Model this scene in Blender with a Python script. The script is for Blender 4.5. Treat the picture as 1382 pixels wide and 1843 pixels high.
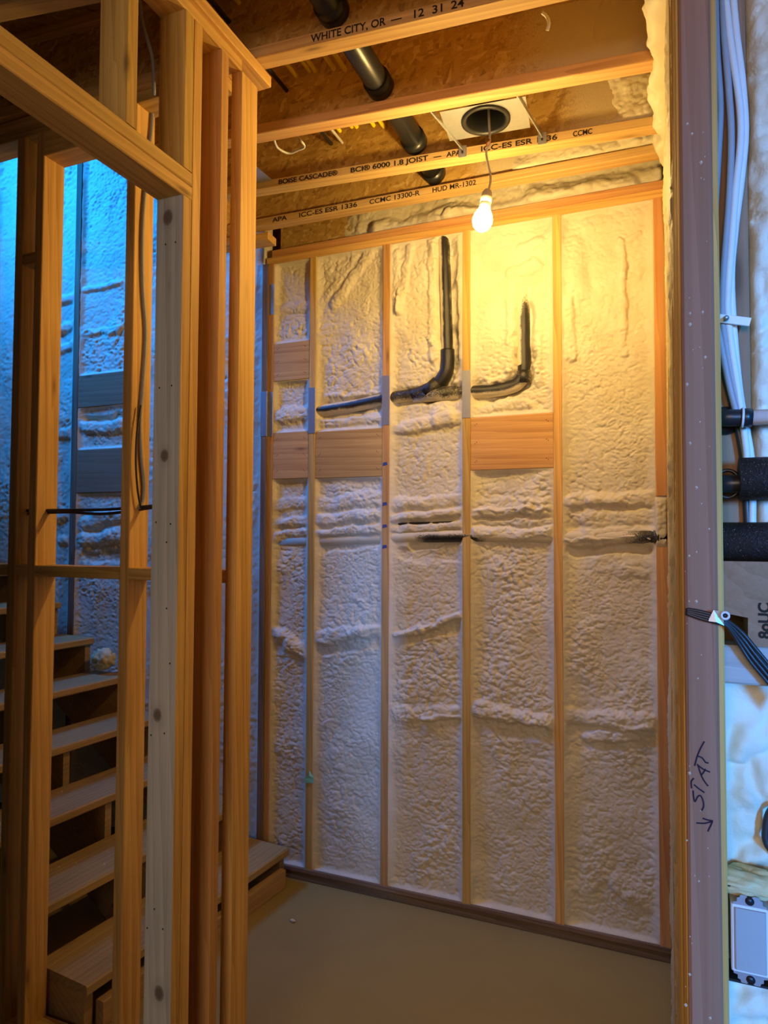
import bpy, bmesh, math, random
import numpy as np
from mathutils import Vector, Matrix

random.seed(7)
for _o in list(bpy.data.objects):
    bpy.data.objects.remove(_o)
SC = bpy.context.scene
COL = SC.collection

# ---------------------------------------------------------------- camera
FPX = 1215.0
EYE = Vector((0.0, 0.0, 1.73))
YAW, PITCH, ROLL = math.radians(22.33), math.radians(2.05), math.radians(0.27)
_R = (Matrix.Rotation(YAW, 4, 'Z') @ Matrix.Rotation(math.pi / 2 + PITCH, 4, 'X') @ Matrix.Rotation(ROLL, 4, 'Z'))
cam_data = bpy.data.cameras.new('camera')
cam_data.sensor_fit = 'HORIZONTAL'
cam_data.sensor_width = 36.0
cam_data.lens = FPX / 1382.0 * 36.0
cam_data.clip_start = 0.02
cam = bpy.data.objects.new('camera', cam_data)
COL.objects.link(cam)
cam.matrix_world = Matrix.Translation(EYE) @ _R
SC.camera = cam

# ---------------------------------------------------------------- world, daylight, exposure
world = bpy.data.worlds.new('daylight')
SC.world = world
world.use_nodes = True
world.node_tree.nodes['Background'].inputs[0].default_value = (0.42, 0.62, 1.0, 1)
world.node_tree.nodes['Background'].inputs[1].default_value = 0.02

def area(name, loc, target, size, watts, color, spread=180):
    d = bpy.data.lights.new(name, 'AREA')
    d.shape = 'RECTANGLE'
    d.size, d.size_y = size
    d.energy = watts
    d.color = color
    d.spread = math.radians(spread)
    o = bpy.data.objects.new(name, d)
    COL.objects.link(o)
    v = Vector(target) - Vector(loc)
    o.matrix_world = Matrix.Translation(loc) @ v.to_track_quat('-Z', 'Y').to_matrix().to_4x4()
    return o
area('assumed_stairwell_window_light', (-4.25, 1.95, 4.7), (-3.15, 3.04, 3.35), (1.0, 1.0), 42, (0.008, 0.25, 1.0), 80)  # no window is seen upstairs; assumed from blue light on the stairwell foam
area('assumed_basement_window_light', (1.9, -1.8, 1.75), (0.76, 0.86, 1.5), (0.9, 1.7), 32, (0.015, 0.31, 1.0), 21)  # unseen window assumed from blue on the near foam bay, beam narrowed onto it
area('added_fill_light', (-0.2, -2.6, 2.3), (-0.7, 3.0, 1.1), (1.8, 1.2), 42, (1.0, 0.76, 0.60))  # soft fill added behind the camera, no known lamp there

SC.view_settings.view_transform = 'Standard'
SC.view_settings.look = 'None'
SC.view_settings.gamma = 1.0
SC.view_settings.use_curve_mapping = False
SC.view_settings.exposure = 0.14
SC.cycles.max_bounces = 6
SC.cycles.diffuse_bounces = 4
SC.cycles.glossy_bounces = 2
SC.cycles.transmission_bounces = 2
SC.cycles.caustics_reflective = False
SC.cycles.caustics_refractive = False
SC.cycles.adaptive_threshold = 0.045

# ---------------------------------------------------------------- helpers: measuring
R3 = _R.to_3x3()
def ray(px, py):
    return R3 @ Vector(((px - 691.0) / FPX, -(py - 921.5) / FPX, -1.0))
def onY(px, py, Y):
    d = ray(px, py); return EYE + d * ((Y - EYE.y) / d.y)
def onX(px, py, X):
    d = ray(px, py); return EYE + d * ((X - EYE.x) / d.x)
def onZ(px, py, Z):
    d = ray(px, py); return EYE + d * ((Z - EYE.z) / d.z)

# ---------------------------------------------------------------- helpers: objects
def link(o, parent=None, M=None):
    COL.objects.link(o)
    if M is not None:
        o.matrix_basis = M
    if parent is not None:
        o.parent = parent
        o.matrix_parent_inverse = parent.matrix_basis.inverted()
    return o
def tag(o, label=None, cat=None, group=None, kind=None):
    if label: o['label'] = label
    if cat: o['category'] = cat
    if group: o['group'] = group
    if kind: o['kind'] = kind
    return o
def thing(name, label, cat=None, loc=(0, 0, 0), group=None, kind=None):
    o = bpy.data.objects.new(name, None)
    o.empty_display_size = 0.05
    link(o, None, Matrix.Translation(loc))
    return tag(o, label, cat, group, kind)
def mesh(name, verts, faces, mat, parent=None, M=None, smooth=False, attrs=None):
    me = bpy.data.meshes.new(name)
    me.from_pydata([tuple(v) for v in verts], [], faces)
    me.materials.append(mat)
    if smooth:
        me.shade_smooth()
    if attrs:
        for k, vals in attrs.items():
            a = me.attributes.new(k, 'FLOAT', 'POINT')
            a.data.foreach_set('value', np.asarray(vals, dtype=np.float32))
    me.update()
    o = bpy.data.objects.new(name, me)
    return link(o, parent, M)
_bcache = {}
def board_mesh(w, t, L, mat, c):
    key = (round(w, 4), round(t, 4), round(L, 4), mat.name, c)
    if key in _bcache:
        return _bcache[key]
    a, b = w / 2, t / 2
    c = min(c, a * .4, b * .4)
    prof = [(a, b - c), (a - c, b), (-a + c, b), (-a, b - c), (-a, -b + c), (-a + c, -b), (a - c, -b), (a, -b + c)]
    n = 8
    vs = [(x, y, -L / 2) for x, y in prof] + [(x, y, L / 2) for x, y in prof]
    fs = [tuple(reversed(range(n))), tuple(range(n, 2 * n))]
    for i in range(n):
        j = (i + 1) % n
        fs.append((i, j, n + j, n + i))
    me = bpy.data.meshes.new('board')
    me.from_pydata(vs, [], fs)
    me.materials.append(mat)
    me.update()
    _bcache[key] = me
    return me
def board(name, mat, a, b, up, w, t, parent=None, c=0.0025):
    """a board from a to b; w is its size along `up`, t across."""
    a, b, up = Vector(a), Vector(b), Vector(up)
    z = (b - a).normalized()
    x = (up - z * up.dot(z)).normalized()
    y = z.cross(x)
    M = Matrix((x, y, z)).transposed().to_4x4()
    M.translation = (a + b) / 2
    o = bpy.data.objects.new(name, board_mesh(w, t, (b - a).length, mat, c))
    return link(o, parent, M)
def box(name, mat, x0, x1, y0, y1, z0, z1, axis, parent=None, c=0.0025):
    cx, cy, cz = (x0 + x1) / 2, (y0 + y1) / 2, (z0 + z1) / 2
    if axis == 'z':
        return board(name, mat, (cx, cy, z0), (cx, cy, z1), (1, 0, 0), x1 - x0, y1 - y0, parent, c)
    if axis == 'x':
        return board(name, mat, (x0, cy, cz), (x1, cy, cz), (0, 1, 0), y1 - y0, z1 - z0, parent, c)
    return board(name, mat, (cx, y0, cz), (cx, y1, cz), (1, 0, 0), x1 - x0, z1 - z0, parent, c)
def smooth_path(pts, n=8):
    pts = [Vector(p) for p in pts]
    if len(pts) < 3:
        return pts
    out = []
    P = [pts[0] * 2 - pts[1]] + pts + [pts[-1] * 2 - pts[-2]]
    for i in range(1, len(P) - 2):
        p0, p1, p2, p3 = P[i - 1:i + 3]
        for k in range(n):
            t = k / n
            out.append(0.5 * ((2 * p1) + (p2 - p0) * t + (2 * p0 - 5 * p1 + 4 * p2 - p3) * t * t + (3 * p1 - p0 - 3 * p2 + p3) * t ** 3))
    out.append(pts[-1])
    return out
def tube(name, pts, r, mat, parent=None, seg=14, cap=True, spray=None, radii=None):
    pts = [Vector(p) for p in pts]
    n = len(pts)
    vs, fs, sp = [], [], []
    up = None
    for i, p in enumerate(pts):
        t = (pts[min(i + 1, n - 1)] - pts[max(i - 1, 0)]).normalized()
        if up is None:
            ref = Vector((0, 0, 1)) if abs(t.z) < .9 else Vector((1, 0, 0))
            up = (ref - t * ref.dot(t)).normalized()
        else:
            up = (up - t * up.dot(t)).normalized()
        s = t.cross(up)
        rr = radii[i] if radii else r
        for k in range(seg):
            a = 2 * math.pi * k / seg
            d = up * math.cos(a) + s * math.sin(a)
            vs.append(p + d * rr)
            sp.append(spray(p, d, i / (n - 1)) if spray else 0.0)
    for i in range(n - 1):
        for k in range(seg):
            k2 = (k + 1) % seg
            fs.append((i * seg + k, i * seg + k2, (i + 1) * seg + k2, (i + 1) * seg + k))
    if cap:
        fs.append(tuple(reversed(range(seg))))
        fs.append(tuple(range((n - 1) * seg, n * seg)))
    o = mesh(name, vs, fs, mat, parent, None, True, {'spray': sp} if spray else None)
    return o
def lathe(name, prof, M, mat, parent=None, seg=32):
    """profile of (radius, height) around local z."""
    vs, fs = [], []
    for r, h in prof:
        for k in range(seg):
            a = 2 * math.pi * k / seg
            vs.append((r * math.cos(a), r * math.sin(a), h))
    for i in range(len(prof) - 1):
        for k in range(seg):
            k2 = (k + 1) % seg
            fs.append((i * seg + k, i * seg + k2, (i + 1) * seg + k2, (i + 1) * seg + k))
    fs.append(tuple(reversed(range(seg))))
    fs.append(tuple(range((len(prof) - 1) * seg, len(prof) * seg)))
    o = mesh(name, vs, fs, mat, parent, M, True)
    return o
def prism(name, poly, depth, M, mat, parent=None):
    """closed polygon in local xy, extruded along local z by depth."""
    bm = bmesh.new()
    f = bm.faces.new([bm.verts.new((x, y, 0)) for x, y in poly])
    r = bmesh.ops.extrude_face_region(bm, geom=[f])
    bmesh.ops.translate(bm, vec=(0, 0, depth), verts=[v for v in r['geom'] if isinstance(v, bmesh.types.BMVert)])
    bmesh.ops.triangulate(bm, faces=[f for f in bm.faces if len(f.verts) > 4])
    bmesh.ops.recalc_face_normals(bm, faces=bm.faces)
    me = bpy.data.meshes.new(name)
    bm.to_mesh(me); bm.free()
    me.materials.append(mat)
    return link(bpy.data.objects.new(name, me), parent, M)
def frame_M(x, y, o):
    x, y = Vector(x).normalized(), Vector(y).normalized()
    z = x.cross(y)
    M = Matrix((x, y, z)).transposed().to_4x4()
    M.translation = Vector(o)
    return M
def text(name, body, size, M, mat, parent):
    cu = bpy.data.curves.new(name, 'FONT')
    cu.body = body
    cu.size = size
    cu.offset = 0.0006
    cu.materials.append(mat)
    tmp = bpy.data.objects.new(name, cu)
    me = bpy.data.meshes.new_from_object(tmp)
    bpy.data.objects.remove(tmp)
    return link(bpy.data.objects.new(name, me), parent, M)

# ---------------------------------------------------------------- materials
class NT:
    def __init__(s, name):
        s.m = bpy.data.materials.new(name)
        s.m.use_nodes = True
        s.t = s.m.node_tree
        s.b = s.t.nodes['Principled BSDF']
    def n(s, typ, **kw):
        nd = s.t.nodes.new(typ)
        for k, v in kw.items():
            setattr(nd, k, v)
        return nd
    def l(s, a, b):
        s.t.links.new(a, b)
    def ramp(s, fac, stops):
        r = s.n('ShaderNodeValToRGB')
        e = r.color_ramp.elements
        e[0].position, e[0].color = stops[0][0], (*stops[0][1], 1)
        e[1].position, e[1].color = stops[-1][0], (*stops[-1][1], 1)
        for p, c in stops[1:-1]:
            x = e.new(p); x.color = (*c, 1)
        s.l(fac, r.inputs[0])
        return r.outputs[0]
    def noise(s, vec, scale, detail=4, rough=.55, dist=0):
        nd = s.n('ShaderNodeTexNoise')
        nd.inputs['Scale'].default_value = scale
        nd.inputs['Detail'].default_value = detail
        nd.inputs['Roughness'].default_value = rough
        nd.inputs['Distortion'].default_value = dist
        if vec is not None: s.l(vec, nd.inputs['Vector'])
        return nd.outputs[0]
    def mapping(s, vec, scale=(1, 1, 1), rot=(0, 0, 0), loc=None):
        m = s.n('ShaderNodeMapping')
        m.inputs['Scale'].default_value = scale
        m.inputs['Rotation'].default_value = rot
        s.l(vec, m.inputs['Vector'])
        if loc is not None: s.l(loc, m.inputs['Location'])
        return m.outputs[0]
    def math(s, op, a, b=None, clamp=False):
        m = s.n('ShaderNodeMath', operation=op, use_clamp=clamp)
        for i, v in enumerate((a, b)):
            if v is None: continue
            if isinstance(v, (int, float)): m.inputs[i].default_value = v
            else: s.l(v, m.inputs[i])
        return m.outputs[0]
    def mix(s, fac, a, b, blend='MIX'):
        m = s.n('ShaderNodeMix', data_type='RGBA', blend_type=blend)
        for sock, v in ((m.inputs[0], fac), (m.inputs[6], a), (m.inputs[7], b)):
            if isinstance(v, (int, float)): sock.default_value = v
            elif isinstance(v, tuple): sock.default_value = (*v, 1)
            else: s.l(v, sock)
        return m.outputs[2]
    def bump(s, h, strength, dist):
        b = s.n('ShaderNodeBump')
        b.inputs['Strength'].default_value = strength
        b.inputs['Distance'].default_value = dist
        s.l(h, b.inputs['Height'])
        s.l(b.outputs[0], s.b.inputs['Normal'])

def wood_mat(name, dark, light, knots=(), var=.25, rough=.7, ring=1.0):
    s = NT(name)
    tc = s.n('ShaderNodeTexCoord').outputs['Object']
    rnd = s.n('ShaderNodeObjectInfo').outputs['Random']
    off = s.n('ShaderNodeCombineXYZ')
    for i, k in enumerate((13.7, 7.3, 29.1)):
        s.l(s.math('MULTIPLY', rnd, k), off.inputs[i])
    v = s.mapping(tc, (1, 1, 1), (0, 0, 0), off.outputs[0])
    warp = s.noise(s.mapping(v, (3, 3, .9)), 2.2, 1)
    vs = s.mapping(v, (26, 26, .55))
    g1 = s.noise(vs, 1.6 * ring, 2, .6, .6)
    g2 = s.noise(s.mapping(v, (150, 150, 2.2)), 1.5, 1, .6)
    # growth bands bent by a slow warp
    w = s.n('ShaderNodeTexWave', wave_type='BANDS', bands_direction='DIAGONAL', wave_profile='SAW')
    w.inputs['Scale'].default_value = 14 * ring
    w.inputs['Distortion'].default_value = 7
    w.inputs['Detail'].default_value = 2
    w.inputs['Detail Scale'].default_value = .8
    s.l(s.mapping(v, (1.5, 1.5, .06)), w.inputs['Vector'])
    f = s.math('ADD', s.math('MULTIPLY', g1, .5), s.math('ADD', s.math('MULTIPLY', w.outputs[1], .22), s.math('MULTIPLY', g2, .28)))
    f = s.math('ADD', f, s.math('MULTIPLY', s.math('SUBTRACT', warp, .5), .5), True)
    mid = tuple((a + b) / 2 for a, b in zip(dark, light))
    col = s.ramp(f, [(.25, dark), (.5, mid), (.78, light)])
    # random knots
    vo = s.n('ShaderNodeTexVoronoi', feature='F1')
    vo.inputs['Scale'].default_value = 1.0
    s.l(s.mapping(v, (9, 9, 2.2)), vo.inputs['Vector'])
    kf = s.ramp(vo.outputs['Distance'], [(.035, (1, 1, 1)), (.075, (.35, .35, .35)), (.13, (0, 0, 0))])
    col = s.mix(s.math('MULTIPLY', kf, .75), col, tuple(c * .35 for c in dark))
    for (kx, ky, kz, kr) in knots:
        p = s.n('ShaderNodeVectorMath', operation='SUBTRACT')
        s.l(tc, p.inputs[0]); p.inputs[1].default_value = (kx, ky, kz)
        q = s.mapping(p.outputs[0], (1, 1, .75))
        ln = s.n('ShaderNodeVectorMath', operation='LENGTH'); s.l(q, ln.inputs[0])
        d = s.math('ADD', ln.outputs['Value'], s.math('MULTIPLY', s.math('SUBTRACT', warp, .5), kr * .8))
        kk = s.ramp(s.math('DIVIDE', d, kr * 3), [(.22, (1, 1, 1)), (.34, (.75, .75, .75)), (.42, (.2, .2, .2)), (.9, (0, 0, 0))])
        col = s.mix(s.math('MULTIPLY', kk, .85), col, (0.09, 0.055, 0.035))
    # board to board variation
    hsv = s.n('ShaderNodeHueSaturation')
    s.l(col, hsv.inputs['Color'])
    s.l(s.math('ADD', s.math('MULTIPLY', rnd, var), 1 - var * .55), hsv.inputs['Value'])
    s.l(s.math('ADD', s.math('MULTIPLY', rnd, -.016), .508), hsv.inputs['Hue'])
    s.l(hsv.outputs[0], s.b.inputs['Base Color'])
    s.b.inputs['Roughness'].default_value = rough
    s.b.inputs['Specular IOR Level'].default_value = .3
    s.bump(s.math('ADD', g2, s.math('MULTIPLY', g1, .5)), .25, .002)
    return s.m

M_FIR = wood_mat('fir_lumber', (.47, .255, .06), (.82, .53, .17))
M_FIR_RED = wood_mat('reddish_fir_lumber', (.44, .205, .065), (.68, .385, .14))
M_BLOCK = wood_mat('blocking_lumber', (.44, .22, .065), (.72, .44, .16), ring=.8)
M_GREYWOOD = wood_mat('weathered_grey_lumber', (.30, .29, .27), (.50, .49, .46), var=.05, rough=.8)
M_JAMB = wood_mat('dull_brown_lumber', (.26, .135, .07), (.38, .21, .12), var=.1, rough=.8)
M_DARKWOOD = wood_mat('dirty_plate_lumber', (.12, .075, .045), (.27, .18, .11), var=.1, rough=.85)
M_TREAD = wood_mat('stair_lumber', (.33, .20, .075), (.52, .34, .145), var=.12, rough=.75)
M_FLANGE = wood_mat('joist_flange_lumber', (.46, .25, .085), (.74, .48, .20), var=.12)

def osb_mat(name, tint=1.0):
    s = NT(name)
    tc = s.n('ShaderNodeTexCoord').outputs['Object']
    rnd = s.n('ShaderNodeObjectInfo').outputs['Random']
    off = s.n('ShaderNodeCombineXYZ')
    s.l(s.math('MULTIPLY', rnd, 17.0), off.inputs[0]); s.l(s.math('MULTIPLY', rnd, 9.0), off.inputs[2])
    v = s.mapping(tc, (1, 1, 1), (0, 0, 0), off.outputs[0])
    wv = s.n('ShaderNodeVectorMath', operation='ADD')
    nz = s.n('ShaderNodeTexNoise'); nz.inputs['Scale'].default_value = 9; s.l(v, nz.inputs['Vector'])
    sc = s.n('ShaderNodeVectorMath', operation='SCALE'); s.l(nz.outputs[1], sc.inputs[0]); sc.inputs['Scale'].default_value = .03
    s.l(v, wv.inputs[0]); s.l(sc.outputs[0], wv.inputs[1])
    layers = []
    for k, (ang, a, b) in enumerate(((.35, 14, 66), (-.75, 12, 58), (1.25, 16, 74), (2.3, 13, 52))):
        vo = s.n('ShaderNodeTexVoronoi', feature='F1')
        vo.inputs['Scale'].default_value = 1
        s.l(s.mapping(s.mapping(wv.outputs[0], (1, 1, 1), (ang, ang * .9, ang)), (a, b, b)), vo.inputs['Vector'])
        bw = s.n('ShaderNodeSeparateColor'); s.l(vo.outputs['Color'], bw.inputs[0])
        layers.append((bw.outputs[0], bw.outputs[1]))
    cur, top = layers[0]
    for c, h in layers[1:]:
        g = s.math('GREATER_THAN', h, top)
        mx = s.n('ShaderNodeMix', data_type='FLOAT'); s.l(g, mx.inputs[0]); s.l(cur, mx.inputs[2]); s.l(c, mx.inputs[3])
        cur = mx.outputs[0]
        top = s.math('MAXIMUM', h, top)
    fine = s.noise(s.mapping(v, (30, 90, 90)), 2.5, 3)
    f = s.math('ADD', s.math('MULTIPLY', cur, .7), s.math('MULTIPLY', fine, .35), True)
    col = s.ramp(f, [(.05, (.24 * tint, .12 * tint, .03 * tint)), (.35, (.48 * tint, .28 * tint, .07 * tint)), (.75, (.56 * tint, .35 * tint, .10 * tint)), (.97, (.76 * tint, .54 * tint, .22 * tint))])
    at = s.n('ShaderNodeAttribute', attribute_name='spray')
    sf = s.math('ADD', at.outputs['Fac'], s.math('MULTIPLY', s.math('SUBTRACT', s.noise(tc, 160, 3, .7), .5), .9))
    sf = s.math('MULTIPLY', s.ramp(sf, [(.3, (0, 0, 0)), (.75, (1, 1, 1))]), s.math('GREATER_THAN', at.outputs['Fac'], .001))
    col = s.mix(sf, col, (.60, .50, .33))
    s.l(col, s.b.inputs['Base Color'])
    s.b.inputs['Roughness'].default_value = .6
    s.bump(s.math('ADD', top, fine), .35, .003)
    return s.m
M_OSB = osb_mat('strand_board')
M_OSB_DARK = osb_mat('strand_board_subfloor', .75)

def foam_mat(name, a, b, grain=260):
    s = NT(name)
    tc = s.n('ShaderNodeTexCoord').outputs['Object']
    n1 = s.noise(tc, 6, 2)
    n2 = s.noise(tc, grain, 1)
    col = s.mix(s.ramp(n1, [(.35, (0, 0, 0)), (.68, (1, 1, 1))]), a, b)
    s.l(col, s.b.inputs['Base Color'])
    s.b.inputs['Roughness'].default_value = .55
    s.b.inputs['Specular IOR Level'].default_value = .35
    s.bump(s.math('ADD', n2, s.math('MULTIPLY', s.noise(tc, 90, 2), 1.5)), .3, .002)
    return s.m
FOAM_A, FOAM_B = (.66, .585, .43), (.74, .68, .54)
M_FOAM = foam_mat('spray_foam', FOAM_A, FOAM_B)
M_FOAM_OLD = foam_mat('yellowed_foam', (.62, .50, .25), (.74, .63, .38))

def simple(name, col, rough=.5, metal=0.0, spec=.5, noise=0, nscale=40, bump=0):
    s = NT(name)
    s.b.inputs['Roughness'].default_value = rough
    s.b.inputs['Metallic'].default_value = metal
    s.b.inputs['Specular IOR Level'].default_value = spec
    tc = s.n('ShaderNodeTexCoord').outputs['Object']
    nz = s.noise(tc, nscale, 4)
    c = s.mix(s.math('MULTIPLY', nz, noise), col, tuple(x * .45 for x in col))
    s.l(c, s.b.inputs['Base Color'])
    if bump: s.bump(nz, bump, .002)
    return s.m
M_ABS = simple('black_plastic_pipe', (.018, .018, .02), .35, 0, .5, .4)
M_CABLE_GREY = simple('grey_cable_jacket', (.34, .35, .38), .45, 0, .4, .3)
M_CABLE_WHITE = simple('white_cable_jacket', (.72, .72, .70), .45, 0, .4, .2)
M_CABLE_BLACK = simple('black_cable_jacket', (.03, .025, .025), .4, 0, .5, .3)
M_CABLE_YEL = simple('yellow_cable_jacket', (1.0, .78, .02), .45, 0, .4, .1)
M_PVC = simple('white_plastic_pipe', (.74, .74, .76), .35, 0, .5, .15)
M_GALV = simple('galvanized_steel', (.55, .57, .60), .42, .85, .5, .35, 60)
M_COPPER = simple('copper_wire', (.75, .36, .2), .35, .9)
M_CONC = None
M_INK = simple('black_print_ink', (.025, .018, .012), .8, 0, .2, .3, 60)
M_MARK = simple('marker_ink', (.02, .016, .03), .7, 0, .2)
M_BLUEMARK = simple('blue_marker_ink', (.05, .08, .28), .7, 0, .2)
M_TAPE = simple('pale_green_tape', (.28, .75, .58), .5, 0, .4)
M_SOCKET = simple('grey_lamp_socket', (.42, .40, .36), .5)
M_BLACKBOX = simple('black_plastic_box', (.012, .012, .014), .45)
M_SWITCH = simple('grey_switch_plastic', (.40, .41, .40), .4, 0, .5, .2, 20)

def overspray_mat(name):
    s = NT(name)
    tc = s.n('ShaderNodeTexCoord').outputs['Object']
    at = s.n('ShaderNodeAttribute', attribute_name='spray')
    n1 = s.noise(tc, 420, 2, .6)
    n2 = s.noise(tc, 14, 3, .6)
    f = s.math('ADD', at.outputs['Fac'], s.math('ADD', s.math('MULTIPLY', s.math('SUBTRACT', n1, .5), 1.5), s.math('MULTIPLY', s.math('SUBTRACT', n2, .5), .7)))
    fac = s.ramp(f, [(.42, (0, 0, 0)), (.62, (1, 1, 1))])
    col = s.mix(fac, (.018, .017, .018), (.72, .64, .47))
    s.l(col, s.b.inputs['Base Color'])
    r = s.n('ShaderNodeMapRange'); s.l(fac, r.inputs[0]); r.inputs[3].default_value = .3; r.inputs[4].default_value = .75
    s.l(r.outputs[0], s.b.inputs['Roughness'])
    s.bump(s.math('ADD', f, n1), .3, .002)
    return s.m
M_PIPE = overspray_mat('black_pipe_with_foam_overspray')

def sleeve_mat():
    s = NT('black_foam_pipe_sleeve')
    tc = s.n('ShaderNodeTexCoord').outputs['Object']
    n1 = s.noise(tc, 380, 3, .7)
    vo = s.n('ShaderNodeTexVoronoi'); vo.inputs['Scale'].default_value = 420; s.l(tc, vo.inputs['Vector'])
    sp = s.ramp(vo.outputs['Distance'], [(.1, (1, 1, 1)), (.3, (0, 0, 0))])
    rare = s.ramp(s.noise(tc, 170, 2), [(.48, (0, 0, 0)), (.6, (1, 1, 1))])
    col = s.mix(s.math('MULTIPLY', sp, rare), (.016, .017, .02), (.34, .34, .36))  # pale specks in the colour stand in for the sleeve's sheen
    s.l(col, s.b.inputs['Base Color'])
    s.b.inputs['Roughness'].default_value = .55
    s.bump(n1, .8, .003)
    return s.m
M_SLEEVE = sleeve_mat()

def concrete_mat():
    s = NT('concrete_slab')
    tc = s.n('ShaderNodeTexCoord').outputs['Object']
    n1 = s.noise(tc, 1.3, 5, .6)
    n2 = s.noise(tc, 28, 5, .6)
    f = s.math('ADD', s.math('MULTIPLY', n1, .7), s.math('MULTIPLY', n2, .3))
    s.l(s.ramp(f, [(.3, (.28, .195, .055)), (.7, (.38, .275, .09))]), s.b.inputs['Base Color'])
    s.b.inputs['Roughness'].default_value = .62
    s.bump(s.noise(tc, 140, 4), .15, .002)
    return s.m
M_CONC = concrete_mat()

def emit_mat():
    s = NT('glowing_bulb_glass')
    s.b.inputs['Base Color'].default_value = (1, .9, .7, 1)
    s.b.inputs['Emission Color'].default_value = (1.0, .66, .21, 1)
    s.b.inputs['Emission Strength'].default_value = 525
    return s.m
M_BULB = emit_mat()

# ---------------------------------------------------------------- noise for foam
def _h(ix, iy, seed):
    h = (ix.astype(np.int64) * 374761393 + iy.astype(np.int64) * 668265263 + seed * 1442695041) & 0x7fffffff
    h = ((h ^ (h >> 13)) * 1274126177) & 0x7fffffff
    h = ((h ^ (h >> 16)) * 2246822519) & 0x7fffffff
    return (h ^ (h >> 15)) % 1000003 / 1000003.0
def vnoise(u, v, seed):
    iu, iv = np.floor(u), np.floor(v)
    fu, fv = u - iu, v - iv
    fu, fv = fu * fu * (3 - 2 * fu), fv * fv * (3 - 2 * fv)
    a, b = _h(iu, iv, seed), _h(iu + 1, iv, seed)
    c, d = _h(iu, iv + 1, seed), _h(iu + 1, iv + 1, seed)
    return (a * (1 - fu) + b * fu) * (1 - fv) + (c * (1 - fu) + d * fu) * fv
def blobs(u, v, seed):
    """rounded popcorn lumps, 0..1"""
    iu, iv = np.floor(u), np.floor(v)
    best = np.full(u.shape, -1.0)
    for dx in (-1, 0, 1):
        for dy in (-1, 0, 1):
            cx, cy = iu + dx, iv + dy
            px, py = cx + _h(cx, cy, seed), cy + _h(cx, cy, seed + 11)
            r = .62 + .4 * _h(cx, cy, seed + 23)
            d2 = ((u - px) ** 2 + (v - py) ** 2) / (r * r)
            best = np.maximum(best, np.sqrt(np.maximum(0, 1 - d2)) * (.6 + .4 * _h(cx, cy, seed + 31)))
    return np.maximum(best, 0)
def fbm(u, v, seed, n=3):
    t, a = 0, .5
    for i in range(n):
        t = t + a * vnoise(u * 2 ** i, v * 2 ** i, seed + 5 * i); a *= .5
    return t
def seg_dist(u, v, a):
    x1, y1, x2, y2 = a
    dx, dy = x2 - x1, y2 - y1
    L = dx * dx + dy * dy + 1e-12
    t = np.clip(((u - x1) * dx + (v - y1) * dy) / L, 0, 1)
    return np.hypot(u - x1 - t * dx, v - y1 - t * dy)
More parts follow.
